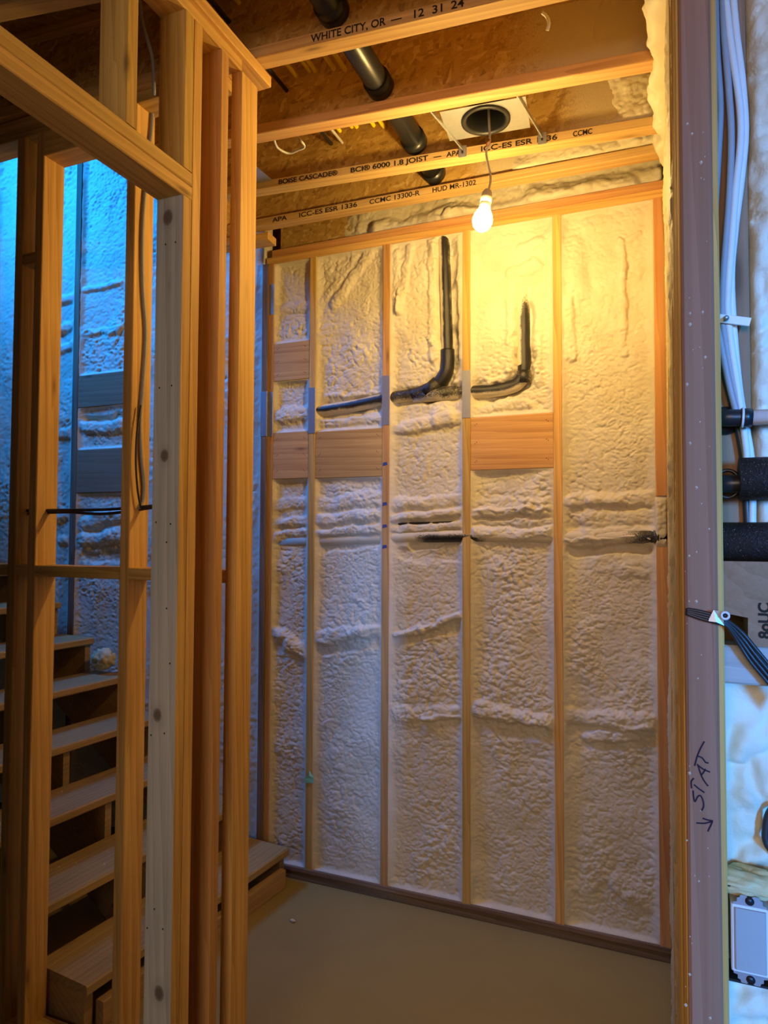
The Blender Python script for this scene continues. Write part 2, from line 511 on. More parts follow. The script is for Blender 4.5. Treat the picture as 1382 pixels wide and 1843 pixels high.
def foam_patch(name, parent, O, ux, uv, nrm, U, V, step, seed, base=-.03, amp=1.0, feats=(), u0=0., v0=0.,
               edge=.022, skirt=.05, lump=1.0, mat=None, sq=1.0, fade=0.):
    """height-field foam over a U x V rectangle; features are (u1,v1,u2,v2,radius,height) in the wall's own u,v (offset u0,v0)"""
    nu, nv = max(3, int(U / step) + 1), max(3, int(V / step) + 1)
    u, v = np.meshgrid(np.linspace(0, U, nu), np.linspace(0, V, nv))
    gu, gv = u + u0 + seed * 3.1, v + v0
    wu = (fbm(gu * 22, gv * 22, seed + 1) - .44) * .034
    wv = (fbm(gu * 22, gv * 22, seed + 2) - .44) * .034
    m1 = np.clip((fbm(gu * 4.5, gv * 3.2, seed + 3) - .26) * 3.0, .42, 1.35)
    m2 = np.clip((fbm(gu * 6, gv * 4, seed + 4) - .24) * 2.6, 0.45, 1.25)
    h = base + .022 * lump * (fbm(gu * 5, gv * 3.5, seed + 6) - .44)
    h = h + .0105 * amp * m1 * blobs((gu + wu) * 42, (gv + wv) * 56 * sq, seed + 7)
    h = h + .0068 * amp * m2 * blobs((gu + wu) * 84, (gv + wv) * 100 * sq, seed + 8)
    h = h + .010 * amp * np.clip(m1 - .6, 0, 1) * blobs((gu + wu * 1.5) * 22, (gv + wv * 1.5) * 28, seed + 9)
    for f in feats:
        x1, y1, x2, y2, r, H = f[:6]
        d = seg_dist(u + u0 + wu * .8, v + v0 + wv * .8 + (fbm(gu * 6, gv * 6, seed + 40) - .44) * .05, (x1, y1, x2, y2))
        w = np.clip(1 - (d / (r * 1.25)) ** 2, 0, 1)
        rough_ = .25 + 1.5 * fbm(gu * 9, gv * 9, seed + 12 + int(abs(y1) * 997) % 50)
        h = h + H * w * w * (3 - 2 * w) * (rough_ if len(f) < 7 else 1.0)
    du = np.minimum(u, U - u)
    e = edge * (.6 + .8 * fbm(gu * 3, gv * 14, seed + 15))
    rise = np.exp(-(du / np.maximum(e, .004)) ** 2)
    h = h * (1 - rise) + rise * (-.004 + .006 * (fbm(gu * 10, gv * 40, seed + 16) - .44))
    dv = np.minimum(v, V - v)
    rise = np.exp(-(dv / .012) ** 2)
    h = h * (1 - rise) + rise * (-.006)
    if fade:
        f_ = np.clip(1 - (u + .5 * fade * (fbm(gu * 9, gv * 9, seed + 50) - .44) * 2) / fade, 0, 1)
        h = h - .06 * f_ ** 1.5
    # closing skirt
    def pad(a, m='edge'): return np.pad(a, 1, mode=m)
    U2, V2, H2 = pad(u), pad(v), np.pad(h, 1, constant_values=base - skirt)
    O, ux, uv, nrm = (np.array(q, float) for q in (O, ux, uv, nrm))
    P = O + U2[..., None] * ux + V2[..., None] * uv + H2[..., None] * nrm
    ny, nx = U2.shape
    idx = np.arange(ny * nx).reshape(ny, nx)
    F = np.stack([idx[:-1, :-1], idx[:-1, 1:], idx[1:, 1:], idx[1:, :-1]], -1).reshape(-1, 4)
    if np.dot(np.cross(ux, uv), nrm) < 0:
        F = F[:, ::-1]
    me = bpy.data.meshes.new(name)
    P = P.reshape(-1, 3)
    me.vertices.add(len(P)); me.vertices.foreach_set('co', P.ravel().astype(np.float32))
    me.loops.add(F.size); me.loops.foreach_set('vertex_index', F.ravel().astype(np.int32))
    me.polygons.add(len(F)); me.polygons.foreach_set('loop_start', np.arange(0, F.size, 4, dtype=np.int32))
    me.update(calc_edges=True)
    me.shade_smooth()
    me.materials.append(mat or M_FOAM)
    return link(bpy.data.objects.new(name, me), parent)
def lump(name, center, radii, mat, parent=None, seed=1, n=28, rough=.35):
    vs, fs = [], []
    th = np.linspace(0, math.pi, n); ph = np.linspace(0, 2 * math.pi, 2 * n, endpoint=False)
    T, Pp = np.meshgrid(th, ph, indexing='ij')
    x, y, z = np.sin(T) * np.cos(Pp), np.sin(T) * np.sin(Pp), np.cos(T)
    k = 1 + rough * (blobs(x * 3.1 + y * 1.7 + 9, z * 3.3 + y * 1.3 + 5, seed) - .5)
    P = np.stack([x * k * radii[0] + center[0], y * k * radii[1] + center[1], z * k * radii[2] + center[2]], -1).reshape(-1, 3)
    m = 2 * n
    for i in range(n - 1):
        for j in range(m):
            fs.append((i * m + j, (i + 1) * m + j, (i + 1) * m + (j + 1) % m, i * m + (j + 1) % m))
    return mesh(name, P, fs, mat, parent, None, True)

# ================================================================ THE PLACE
YB = 3.04            # face of the back wall's studs
XL = -1.19           # room face of the header wall on the left
XR = 0.025           # face of the alcove's right wall
YJ = 0.84            # near face of the right-hand jamb wall
ZP, ZT = 3.17, 3.246 # underside and top of the double top plates
YS0, YS1 = 1.72, 1.81  # stair side wall
ZF = 3.555           # underside of the subfloor

# ---- floor
bm = bmesh.new()
me = bpy.data.meshes.new('floor')
bmesh.ops.create_cube(bm, size=1.0)
bm.to_mesh(me); bm.free()
me.materials.append(M_CONC)
flo = link(bpy.data.objects.new('floor', me), None, Matrix.Translation((-1.5, .3, -.05)) @ Matrix.Diagonal((8.5, 6.2, .1, 1)))
tag(flo, 'smooth brownish concrete slab floor', None, None, 'structure')

# ---- ceiling: strand board subfloor panels
ceil = thing('ceiling', 'strand board subfloor seen between the joists', None, (0, 0, ZF), None, 'structure')
for (x0, x1, y0, y1) in ((-1.36, .26, .62, 1.83), (-2.08, .26, 1.833, 3.19), (-3.8, -1.363, .62, 1.83), (.263, 2.7, -.6, 1.83),
                         (-1.36, .26, -.6, .617), (-3.8, -1.363, -.6, .617)):
    box('subfloor_panel', M_OSB_DARK, x0, x1, y0, y1, ZF, ZF + .02, 'x', ceil, .001)

# ---- back wall
wb = thing('wall_back', 'stud wall packed with cream spray foam', None, (-1.0, YB, 0), None, 'structure')
def bX(px, py=963): return onY(px, py, YB).x
def bZ(px, py): return onY(px, py, YB).z
SD = .14
studs = [(bX(470, 900), bX(478, 900)), (bX(478.5, 900), bX(487, 900)), (bX(554, 900), 0), (bX(687, 900), 0), (bX(832, 900), 0), (bX(996, 900), 0), (bX(1180, 900), 0)]
sx = []
for i, (a, b) in enumerate(studs):
    if i < 2: w = .036
    elif i == 6: w = XR - a
    else: w = .038
    sx.append((a, a + w))
for i, (a, b) in enumerate(sx):
    if i == 6:
        # end stud broken where the drain passes
        zz = [bZ(1190, 1700), bZ(1190, 985), bZ(1190, 892), ZP]
        box('stud', M_FIR_RED, a, b, YB, YB + SD, .038, zz[1], 'z', wb)
        box('stud', M_FIR_RED, a, b, YB, YB + SD, zz[2], ZP, 'z', wb)
    else:
        box('stud', M_DARKWOOD if i == 0 else (M_FIR_RED if i in (1, 3) else M_FIR), a, b, YB - (.012 if i == 0 else 0), YB + SD, .038, ZP, 'z', wb)
box('bottom_plate', M_DARKWOOD, sx[0][0] - 1.8, XR, YB, YB + SD, 0, .038, 'x', wb)
box('bottom_plate', M_DARKWOOD, sx[1][1] + .06, XR, YB - .004, YB + SD, .0385, .062, 'x', wb)
box('top_plate', M_FIR, -1.93, XR, YB, YB + SD, ZP, ZP + .037, 'x', wb)
box('top_plate', M_FIR_RED, -1.90, XR, YB + .004, YB + SD, ZP + .038, ZT, 'x', wb)
box('sheathing', M_OSB_DARK, -4.6, XR + .1, YB + SD, YB + SD + .012, 0, 5.6, 'z', wb, .001)
# stairwell studs on the left of the same wall
stairx = []
for px in (140,):
    a = onY(134, 500, YB).x
    stairx.append((a, a + .045))
stair_studs = [(-4.02, -3.982), (stairx[0][0], stairx[0][1]), (-2.80, -2.762), (-2.39, -2.352)]
for i, (a, b) in enumerate(stair_studs):
    box('stud', M_DARKWOOD, a, b, YB, YB + SD, .038, 5.5, 'z', wb)
# blocking between studs: (bay left stud, right stud, top px y, bottom px y at the bay middle)
bays = [(sx[i][1], sx[i + 1][0]) for i in range(1, 6)]
def block(bay, t, b, mat, dy=.003, lab=None):
    a, c = bay
    o = box('blocking', mat, a + .001, c - .001, YB + dy, YB + dy + .038, b, t, 'x', wb)
    vs, fs = [], []
    for xx in (a + .022, a + .03, c - .022, c - .03):
        for kz in (.15, .5, .85):
            zz = b + (t - b) * kz + (.006 if xx in (a + .03, c - .03) else 0)
            b0 = len(vs)
            vs += [(xx + .0022 * math.cos(q), YB + dy - .0006, zz + .0022 * math.sin(q)) for q in (0, 1.05, 2.1, 3.14, 4.19, 5.24)]
            fs.append(tuple(range(b0, b0 + 6)))
    mesh('nail_heads', vs, fs, M_INK, o)['kind'] = 'stuff'
    return o
zb = dict(t1=bZ(523, 616), b1=bZ(523, 684), t2=bZ(523, 778), b2=bZ(523, 861))
block(bays[0], zb['t1'], zb['b1'], M_BLOCK)
block(bays[0], zb['t2'], zb['b2'], M_BLOCK)
block(bays[1], bZ(626, 774), bZ(626, 859), M_BLOCK)
block(bays[3], bZ(921, 747), bZ(921, 844), M_BLOCK)
sb = (stairx[0][1], stair_studs[2][0])
for t, b in ((bZ(185, 672), bZ(185, 730)), (bZ(185, 808), bZ(185, 886))):
    block(sb, t, b, M_JAMB)

# foam in the bays, features measured on the wall
def seg(px1, py1, px2, py2, r, h):
    p, q = onY(px1, py1, YB), onY(px2, py2, YB)
    return (p.x, p.z, q.x, q.z, r, h)
BF = {
 0: [seg(490, 912, 556, 905, .03, .012), seg(490, 945, 556, 940, .026, .016), seg(490, 968, 556, 960, .024, .018),
     seg(505, 1150, 545, 1172, .045, .022), seg(490, 1140, 500, 1145, .03, .016), seg(490, 560, 556, 548, .025, .008), seg(490, 745, 545, 742, .045, .016)],
 1: [seg(600, 545, 668, 442, .028, .014), seg(575, 545, 640, 450, .02, .008), seg(570, 908, 686, 898, .035, .012), seg(570, 938, 686, 926, .028, .018), seg(570, 962, 686, 950, .022, .020),
     seg(570, 1148, 686, 1134, .032, .024), seg(570, 1166, 686, 1160, .03, -.010), seg(570, 990, 686, 975, .022, -.012),
     seg(570, 762, 686, 752, .022, .014), seg(565, 660, 565, 470, .02, .01), seg(570, 714, 686, 702, .012, .006)],
 2: [seg(712, 455, 712, 560, .02, .012), seg(735, 445, 716, 560, .02, .014), seg(706, 906, 832, 900, .03, .012), seg(706, 930, 832, 926, .020, .022), seg(706, 950, 832, 950, .020, .020),
     seg(706, 770, 832, 752, .03, .016), seg(790, 752, 800, 752, .05, .012), seg(710, 1143, 760, 1136, .02, .020), seg(760, 1136, 828, 1104, .016, .016),
     seg(712, 1155, 820, 1128, .022, -.010), seg(710, 1288, 830, 1280, .03, .010), seg(760, 1292, 830, 1294, .012, .012), seg(720, 1000, 830, 1000, .03, -.010),
     seg(775, 430, 778, 640, .022, .014), seg(828, 430, 830, 640, .022, .014), seg(740, 985, 832, 972, .02, -.016)],
 3: [seg(918, 660, 918, 490, .024, .010), seg(966, 680, 964, 500, .024, .010), seg(920, 490, 962, 478, .03, .014), seg(935, 450, 985, 430, .03, .016), seg(970, 450, 990, 540, .05, .010),
     seg(852, 733, 950, 728, .02, .010), seg(852, 910, 994, 905, .03, .010), seg(852, 925, 994, 918, .022, .020), seg(852, 962, 994, 958, .03, .028), seg(852, 942, 994, 938, .014, .012),
     seg(852, 1278, 990, 1300, .032, .024), seg(852, 1306, 985, 1325, .04, -.012), seg(870, 500, 870, 700, .05, .006)],
 4: [seg(1025, 905, 1180, 895, .03, .018), seg(1060, 905, 1110, 900, .02, .012), seg(1060, 935, 1160, 930, .04, .014), seg(1022, 962, 1182, 958, .028, .026), seg(1022, 975, 1182, 972, .022, .018), seg(1022, 990, 1180, 986, .022, -.014),
     seg(1022, 1288, 1180, 1306, .034, .022), seg(1060, 1330, 1170, 1318, .028, .018), seg(1055, 1345, 1150, 1342, .02, -.012), seg(1118, 430, 1122, 640, .016, .012), seg(1150, 420, 1118, 430, .014, .01),
     seg(1030, 440, 1040, 520, .05, .014), seg(1024, 540, 1026, 640, .022, .016), seg(1060, 395, 1170, 378, .04, .012), seg(1080, 1010, 1160, 1022, .05, .010), seg(1120, 1600, 1170, 1625, .05, .012)],
}
def carve(pts, r=.05, h=-.03):
    return [seg(*pts[i], *pts[i + 1], r, h) + (1,) for i in range(len(pts) - 1)]
MAINPX = [(560, 741), (640, 730), (700, 717), (770, 708), (838, 706), (890, 703), (922, 696), (940, 680), (943, 640), (942, 560)]
STACKPX = [(799, 415), (801, 500), (804, 600), (805, 652), (796, 682), (770, 706)]
for i_ in (1, 2, 3):
    BF[i_] = BF[i_] + carve(MAINPX, .046, -.022) + (carve(STACKPX, .046, -.022) if i_ == 2 else [])
def fill(bay, z0, z1, seed, feats, **kw):
    a, b = bay
    return foam_patch('foam_fill', wb, (a - .003, YB, z0), (1, 0, 0), (0, 0, 1), (0, -1, 0), b - a + .006, z1 - z0, .0037, seed, u0=a - .003, v0=z0, feats=feats, **kw)
splits = {0: [(zb['t1'], ZP), (zb['t2'], zb['b1']), (.06, zb['b2'])], 1: [(bZ(626, 774), ZP), (.06, bZ(626, 859))], 2: [(.06, ZP)],
          3: [(bZ(921, 747), ZP), (.06, bZ(921, 844))], 4: [(.06, ZP)]}
for i, spans in splits.items():
    for j, (z0, z1) in enumerate(spans):
        fill(bays[i], z0, z1, 20 + i * 7, BF[i])
# stairwell foam (bluish daylight falls on it)
sf = [(stairx[0][1], sb[1]), (stair_studs[2][1], stair_studs[3][0]), (stair_studs[3][1], sx[0][0])]
zs = [bZ(185, 672), bZ(185, 730), bZ(185, 808), bZ(185, 886)]
def sfill(a, b, z0, z1, seed, feats=(), st=.008):
    return foam_patch('foam_fill', wb, (a - .003, YB, z0), (1, 0, 0), (0, 0, 1), (0, -1, 0), b - a + .006, z1 - z0, st, seed, u0=a, v0=z0, feats=feats, amp=1.25, sq=1.5)
a, b = sf[0]
sfe = [seg(150, 770, 215, 765, .04, .025), seg(150, 755, 215, 750, .02, -.02), seg(150, 940, 215, 930, .04, .02), seg(150, 970, 215, 965, .04, .025), seg(150, 520, 215, 505, .02, .015), seg(150, 600, 215, 590, .02, .012), seg(150, 1000, 215, 1000, .03, -.02)]
for z0, z1 in ((.06, zs[3]), (zs[2], zs[1]), (zs[0], 5.5)):
    sfill(a, b, z0, z1, 61, sfe, .006)
for k, (a, b) in enumerate(sf[1:]):
    sfill(a, b, .06, 5.5, 70 + k, st=.010)
sfl = [seg(105, y, 135, y - 6, .03, .018) for y in (540, 590, 625, 780, 930, 975)]
sfill(stair_studs[0][1], stairx[0][0], .06, 5.5, 81, sfl, .008)
sfill(-4.55, stair_studs[0][0], .06, 5.5, 83, st=.014)
# nail plates on the studs where pipes pass
def plate(i, py0, py1, px, dy=.002, mat=None, lab=None):
    a, b = sx[i]
    z1, z0 = bZ(px, py0), bZ(px, py1)
    p = box('nail_plate', mat or M_GALV, a - .001, b + .001, YB - dy - (.012 if i == 0 else 0), YB - (.012 if i == 0 else 0), z0, z1, 'z', wb, .0005)
    if lab: p['label'] = lab
plate(0, 706, 786, 473); plate(1, 706, 786, 483); plate(2, 698, 780, 560); plate(3, 676, 765, 693); plate(4, 667, 752, 838)
plate(1, 513, 567, 483)
# blue chalk marks on a stud
for py in (836, 908, 948, 985):
    x0 = sx[3][0]
    z = bZ(693, py)
    mesh('marker_mark', [(x0 + .004, YB - .0008, z - .008), (x0 + .03, YB - .0008, z - .002), (x0 + .026, YB - .0008, z + .012), (x0 + .006, YB - .0008, z + .010)], [(0, 1, 2, 3)], M_BLUEMARK, wb)
# rim above the top plate with foam
box('rim_board', M_OSB, -1.9, XR, YB + .09, YB + .115, ZT, ZF, 'x', wb)
foam_patch('foam_fill', wb, (-1.62, YB + .085, ZT - .01), (1, 0, 0), (0, 0, 1), (0, -1, 0), 1.62 + XR, ZF - ZT + .01, .006, 93, base=.012, u0=-1.6, v0=ZT, lump=2.0, edge=.004, skirt=.02, fade=.28,
           feats=[(-1.3, ZT + .03, -.8, ZT + .05, .05, .030), (-.9, ZT + .03, -.1, ZT + .03, .045, .028), (-.5, ZT + .06, 0, ZT + .05, .05, .03)])
foam_patch('foam_fill', wb, (sx[6][0] - .004, YB, bZ(1190, 985)), (1, 0, 0), (0, 0, 1), (0, -1, 0), sx[6][1] - sx[6][0] + .004, bZ(1190, 892) - bZ(1190, 985), .004, 57, base=-.004, edge=.004, u0=0, v0=0)

# green tape scrap on a stud
p0 = onY(556, 1398, YB)
tp = mesh('tape_scrap', [(0, 0, 0), (.055, 0, .004), (.055, 0, .030), (.030, 0, .062), (.032, -.006, .040), (.0, -.004, .022),
                          (0, -.002, 0), (.055, -.002, .004), (.055, -.002, .030), (.030, -.002, .062), (.032, -.008, .040), (.0, -.006, .022)],
          [(0, 1, 2, 4, 5), (2, 3, 4), (6, 11, 10, 8, 7), (8, 10, 9), (0, 6, 7, 1), (1, 7, 8, 2), (2, 8, 9, 3), (3, 9, 10, 4), (4, 10, 11, 5), (5, 11, 6, 0)], M_TAPE, None,
          Matrix.Translation((p0.x - .025, YB - .004, p0.z - .03)))
tag(tp, 'pale green tape scrap stuck low on a stud of the foam wall', 'tape')

# ---- drain pipes in the back wall
PR = .030
YP = YB + .036
def wp(px, py, dy=0): return onY(px, py, YP + dy)
def spray_round(k=1.0, b=0.0):
    return lambda p, d, t: b + k * max(0, 1 - max(0, -d.y)) ** 1.2
dv = thing('drain_vent_pipe', 'black drain pipe with wye and elbow half buried in the foam wall', 'pipe', wp(800, 705))
main = smooth_path([wp(488, 742, .02), wp(560, 741), wp(640, 730), wp(700, 717), wp(770, 708), wp(838, 706), wp(890, 703), wp(922, 696), wp(938, 684, .0), wp(943, 664, .002), wp(943, 640, .004), wp(942, 560, .010), wp(941, 500, .022), wp(941, 470, .045)], 5)
def sp_main(p, d, t):
    u = p.x
    if p.z > bZ(942, 655):
        return .02 + 1.5 * max(0, .02 - d.x) + .8 * max(0, d.x - .7) + 1.3 * max(0, (p.z - bZ(942, 575)) / .22)
    if u < bX(555): return .75
    if u < bX(687):
        k_ = (u - bX(570)) / (bX(687) - bX(570))
        return .22 - .18 * k_ + (1.5 - .6 * k_) * max(0, abs(d.z - .05) - .2)
    if u < bX(840): return .30 + .7 * max(0, -d.z - .35) + .4 * max(0, d.z - .75)
    return .10 + 1.5 * max(0, -d.z - .1) + .5 * max(0, d.z - .75)
tube('branch_pipe', main, PR, M_PIPE, dv, 24, True, sp_main)
stack = [wp(799, 405, .02), wp(799, 425), wp(801, 500), wp(804, 600), wp(805, 652)]
tube('vent_pipe', smooth_path(stack, 5), PR * .95, M_PIPE, dv, 24, True, lambda p, d, t: .08 + 1.4 * max(0, -d.x + .2 - .35 * t) + .9 * max(0, d.x - .5 - .25 * t))
tube('elbow', smooth_path([wp(805, 630), wp(805, 652), wp(803, 668), wp(796, 682), wp(786, 692), wp(768, 703), wp(744, 713)], 5), PR * 1.14, M_PIPE, dv, 24, True, lambda p, d, t: .0 + .3 * t + .8 * max(0, -d.x - .4))
tube('hub', [wp(766, 709), wp(789, 689)], PR * 1.24, M_PIPE, dv, 24, True, lambda p, d, t: .16 + .5 * max(0, -d.x - .5))
tube('hub', [wp(745, 713), wp(826, 707)], PR * 1.10, M_PIPE, dv, 24, True, lambda p, d, t: .34 + .7 * max(0, -d.z - .3))
tube('hub', [wp(943, 668), wp(943, 690)], PR * 1.12, M_PIPE, dv, 24, True, lambda p, d, t: .2 + .5 * max(0, 1 - max(0, -d.y)))
lp = thing('lower_drain_pipe', 'lower black drain pipe mostly covered by foam below the wooden blocking', 'pipe', wp(838, 965))
def sp_low(p, d, t):
    b = .9
    if bX(738) < p.x < bX(832) : b = .15 + .9 * max(0, d.z + .2)
    if p.x > bX(1165): b = .2
    return b
tube('pipe_run', [wp(488, 975, .012), wp(600, 972, .008), wp(690, 968, .002), wp(738, 966, .0), wp(785, 965, -.008), wp(832, 964, -.008), wp(900, 964, .0), wp(1000, 966, .0), wp(1100, 966, -.012), wp(1175, 966, -.014), wp(1200, 966, -.01)], PR, M_PIPE, lp, 20, True, sp_low)
tube('coupling', [wp(1176, 966, -.014), wp(1186, 966, -.014)], PR * 1.12, M_PIPE, lp, 20, True, lambda p, d, t: .35)
wl = tube('supply_line', [wp(700, 944, .0), wp(740, 943, -.014), wp(826, 941, -.014), wp(834, 941, -.010)], .009, M_PIPE, None, 12, True, lambda p, d, t: .15 + .8 * max(0, -d.z))
tag(wl, 'thin black line showing just above the lower drain pipe', 'pipe')

# ---- header wall on the left
wl_ = thing('wall_left', 'bare stud wall with a header opening', None, (XL - .045, 1.5, 0), None, 'structure')
XI = XL - .089
def lY(px, py=963): return onX(px, py, XL).y
ZH = onX(345, 361, XL).z
yt0 = onX(329, 354, XL).y
tr = board('trimmer_stud', M_FIR, (XL - .0445, yt0 + .019, 0), (XL - .0445, yt0 + .019, ZH), (1, 0, 0), .089, .038, wl_)
# trimmer face toward the opening: grey of cool daylight put into the lumber colour
gk = []
for (px, py, r) in ((302, 391, .013), (296, 820, .011), (283, 1287, .014), (286, 1788, .014), (330, 391, .0)):
    if r == 0: continue
    q = onY(px, py, yt0)
    gk.append((q.x - (XL - .0445), -.019, q.z - ZH / 2, r))
M_TRIM = wood_mat('daylit_grey_knotty_lumber', (.33, .33, .31), (.56, .55, .51), knots=gk, var=.02, rough=.8, ring=1.0)
tr.data = tr.data.copy(); tr.data.materials.clear()
tr.data.materials.append(M_TRIM); tr.data.materials.append(M_FIR)
for p in tr.data.polygons:
    p.material_index = 0 if p.normal.y < -.5 or abs(p.normal.x) < .5 and p.normal.y < 0 else 1
tr['label'] = 'knotty face coloured grey as under cool daylight'
# nail holes
hp = []
for (px, py) in ((298, 440), (316, 436), (287, 698), (309, 694), (281, 940), (307, 943), (272, 1323), (296, 1320), (265, 1670), (293, 1672), (300, 1095), (306, 1194), (300, 976), (278, 1636)):
    q = onY(px, py, yt0)
    hp.append(q)
vs, fs = [], []
for q in hp:
    b0 = len(vs)
    for k in range(8):
        an = k * math.pi / 4
        vs.append((q.x + .0022 * math.cos(an), yt0 - .0006, q.z + .0028 * math.sin(an)))
    fs.append(tuple(range(b0, b0 + 8)))
mesh('nail_hole', vs, fs, M_INK, tr)['kind'] = 'stuff'
YK = yt0 + .0765
box('king_stud', M_FIR, XI, XL, yt0 + .0385, YK, 0, ZP, 'z', wl_)
box('cripple_stud', M_FIR, XI, XL, yt0, yt0 + .038, ZH + .078, ZP, 'z', wl_)
yc = lY(229, 60)
box('cripple_stud', M_FIR, XI, XL, yc, yc + .038, ZH + .078, ZP, 'z', wl_)
box('cripple_stud', M_FIR, XI, XL, yc - .41, yc - .372, ZH + .078, ZP, 'z', wl_)
box('header', M_FIR, XI, XL, .30, yt0 + .038, ZH, ZH + .0375, 'y', wl_)
box('header', M_FIR, XI, XL, .30, yt0 + .038, ZH + .0385, ZH + .077, 'y', wl_)
box('trimmer_stud', M_FIR, XI, XL, .30, .338, 0, ZH, 'z', wl_)
box('king_stud', M_FIR, XI, XL, .261, .299, 0, ZP, 'z', wl_)
ys2 = lY(388, 900)
box('stud', M_FIR_RED, XI, XL, ys2, ys2 + .038, .038, ZP, 'z', wl_)
box('bottom_plate', M_DARKWOOD, XI, XL, YK, YS0, 0, .038, 'y', wl_)
box('top_plate', M_FIR, XI, XL, .2, YS0, ZP, ZP + .0375, 'y', wl_)
box('top_plate', M_FIR, XI, XL + .012, .2, YS1 + .06, ZP + .0385, ZT, 'y', wl_)

# unseen sheathed stretch of this wall, added to keep fill light off the stairs
for y in (-.15, -.56, -.97, -1.38, -1.79, -2.2, -2.6):
    box('stud', M_FIR, XI, XL, y, y + .038, .038, ZP, 'z', wl_)
box('bottom_plate', M_DARKWOOD, XI, XL, -2.6, .26, 0, .038, 'y', wl_)
box('top_plate', M_FIR, XI, XL, -2.6, .199, ZP, ZP + .0375, 'y', wl_)
box('sheathing', M_OSB, XI - .012, XI, -2.6, .26, 0, ZT, 'z', wl_, .001)

# ---- stair side wall (runs away to the left behind the opening)
ws = thing('wall_stair', 'open stud wall along the near side of the stairs', None, (-1.8, (YS0 + YS1) / 2, 0), None, 'structure')
xC = onY(232, 963, YS0).x
xB = onY(64, 963, YS0).x
xA = onY(28, 963, YS0).x
box('stud', M_FIR, XL - .038, XL, YS0, YS1, .038, ZP, 'z', ws)
for x in (xC, xB, xA, xA - .35):
    box('stud', M_FIR, x - .038, x, YS0, YS1, .038, ZP, 'z', ws)
box('bottom_plate', M_FIR, -2.6, XL, YS0, YS1, 0, .038, 'x', ws)
box('top_plate', M_FIR, -3.3, XL - .09, YS0, YS1, ZP, ZP + .0375, 'x', ws)
box('top_plate', M_FIR, -3.3, XL - .09, YS0, YS1, ZP + .0385, ZT, 'x', ws)
zbk = onY(140, 1040, YS0).z
for (x0, x1) in ((xA - .35, xA - .038), (xA, xB - .038), (xB, xC - .038), (xC, XL - .038)):
    box('blocking', M_FIR, x0, x1, YS0, YS1, zbk, zbk + .038, 'x', ws)
box('blocking', M_FIR, xA, xB - .038, YS0, YS1, 2.70, 2.738, 'x', ws)
box('blocking', M_FIR, xB, xC - .038, YS0, YS1, ZP - .09, ZP, 'x', ws)

# ---- staircase climbing to the left along the back wall
st = thing('staircase', 'rough lumber staircase with open risers climbing left along the foam wall', 'staircase', (-2.2, 2.4, 0))
RISE, RUN = .1925, .260
N = 9
XN0, XN1 = onY(163, 1740, YS1 + .02).x, onY(523, 1513, YB - .04).x
Ya, Yb_ = YS1 + .02, YB - .04
def nose(k, Y):   # nosing X of tread k (0-based)
    t = (Y - Ya) / (Yb_ - Ya)
    return XN0 + (XN1 - XN0) * t - RUN * k
for k in range(N):
    z = .176 + RISE * k
    c0, c1 = Vector((nose(k, Ya) - .14, Ya, z - .019)), Vector((nose(k, Yb_) - .14, Yb_, z - .019))
    t_ = board('tread', M_TREAD, c0, c1, (1, 0, 0), .28, .038, st, .006)
    if k in (1, 2, 3, 4):
        random.seed(k)
        vs, fs = [], []
        for q in range(9):
            yy = Ya + random.random() * .5
            xx = nose(k, yy) - .03 - random.random() * .2
            s_ = .003 + .004 * random.random()
            b0 = len(vs)
            for dx, dy, dz in ((1, 0, 0), (0, 1, 0), (-1, .2, 0), (0, -1, 0), (0, 0, 1.2)):
                vs.append((xx + dx * s_, yy + dy * s_, z + dz * s_))
            fs += [(b0, b0 + 1, b0 + 4), (b0 + 1, b0 + 2, b0 + 4), (b0 + 2, b0 + 3, b0 + 4), (b0 + 3, b0, b0 + 4)]
        mesh('foam_crumbs', vs, fs, M_FOAM, t_)['kind'] = 'stuff'
poly = []
zt0 = .176 - .038
for k in range(N):
    poly += [(-.03 - RUN * k, zt0 + RISE * k - (RISE if k else zt0)), (-.03 - RUN * k, zt0 + RISE * k)]
poly += [(-.03 - RUN * N, zt0 + RISE * (N - 1)), (-.03 - RUN * N, zt0 + RISE * (N - 1) - .33), (-.52, 0)]
for Y in (Ya + .004, Ya + .56, Yb_ - .045):
    prism('stringer', poly, -.038, frame_M((1, 0, 0), (0, 0, 1), (nose(0, Y), Y, 0)), M_TREAD, st)
xk = nose(0, 2.4) - .05
board('kick_board', M_TREAD, (nose(0, Ya + .05) - .03 - .0 + .02, Ya + .05, .045), (nose(0, Yb_ - .05) - .01, Yb_ - .05, .045), (0, 0, 1), .088, .038, st)
tuft = lump('foam_scrap', onY(186, 1186, YB - .09), (.07, .05, .055), M_FOAM_OLD, None, 5, 24, .45)
tag(tuft, 'lump of yellowed foam scrap on a tread against the back wall', 'foam scrap')

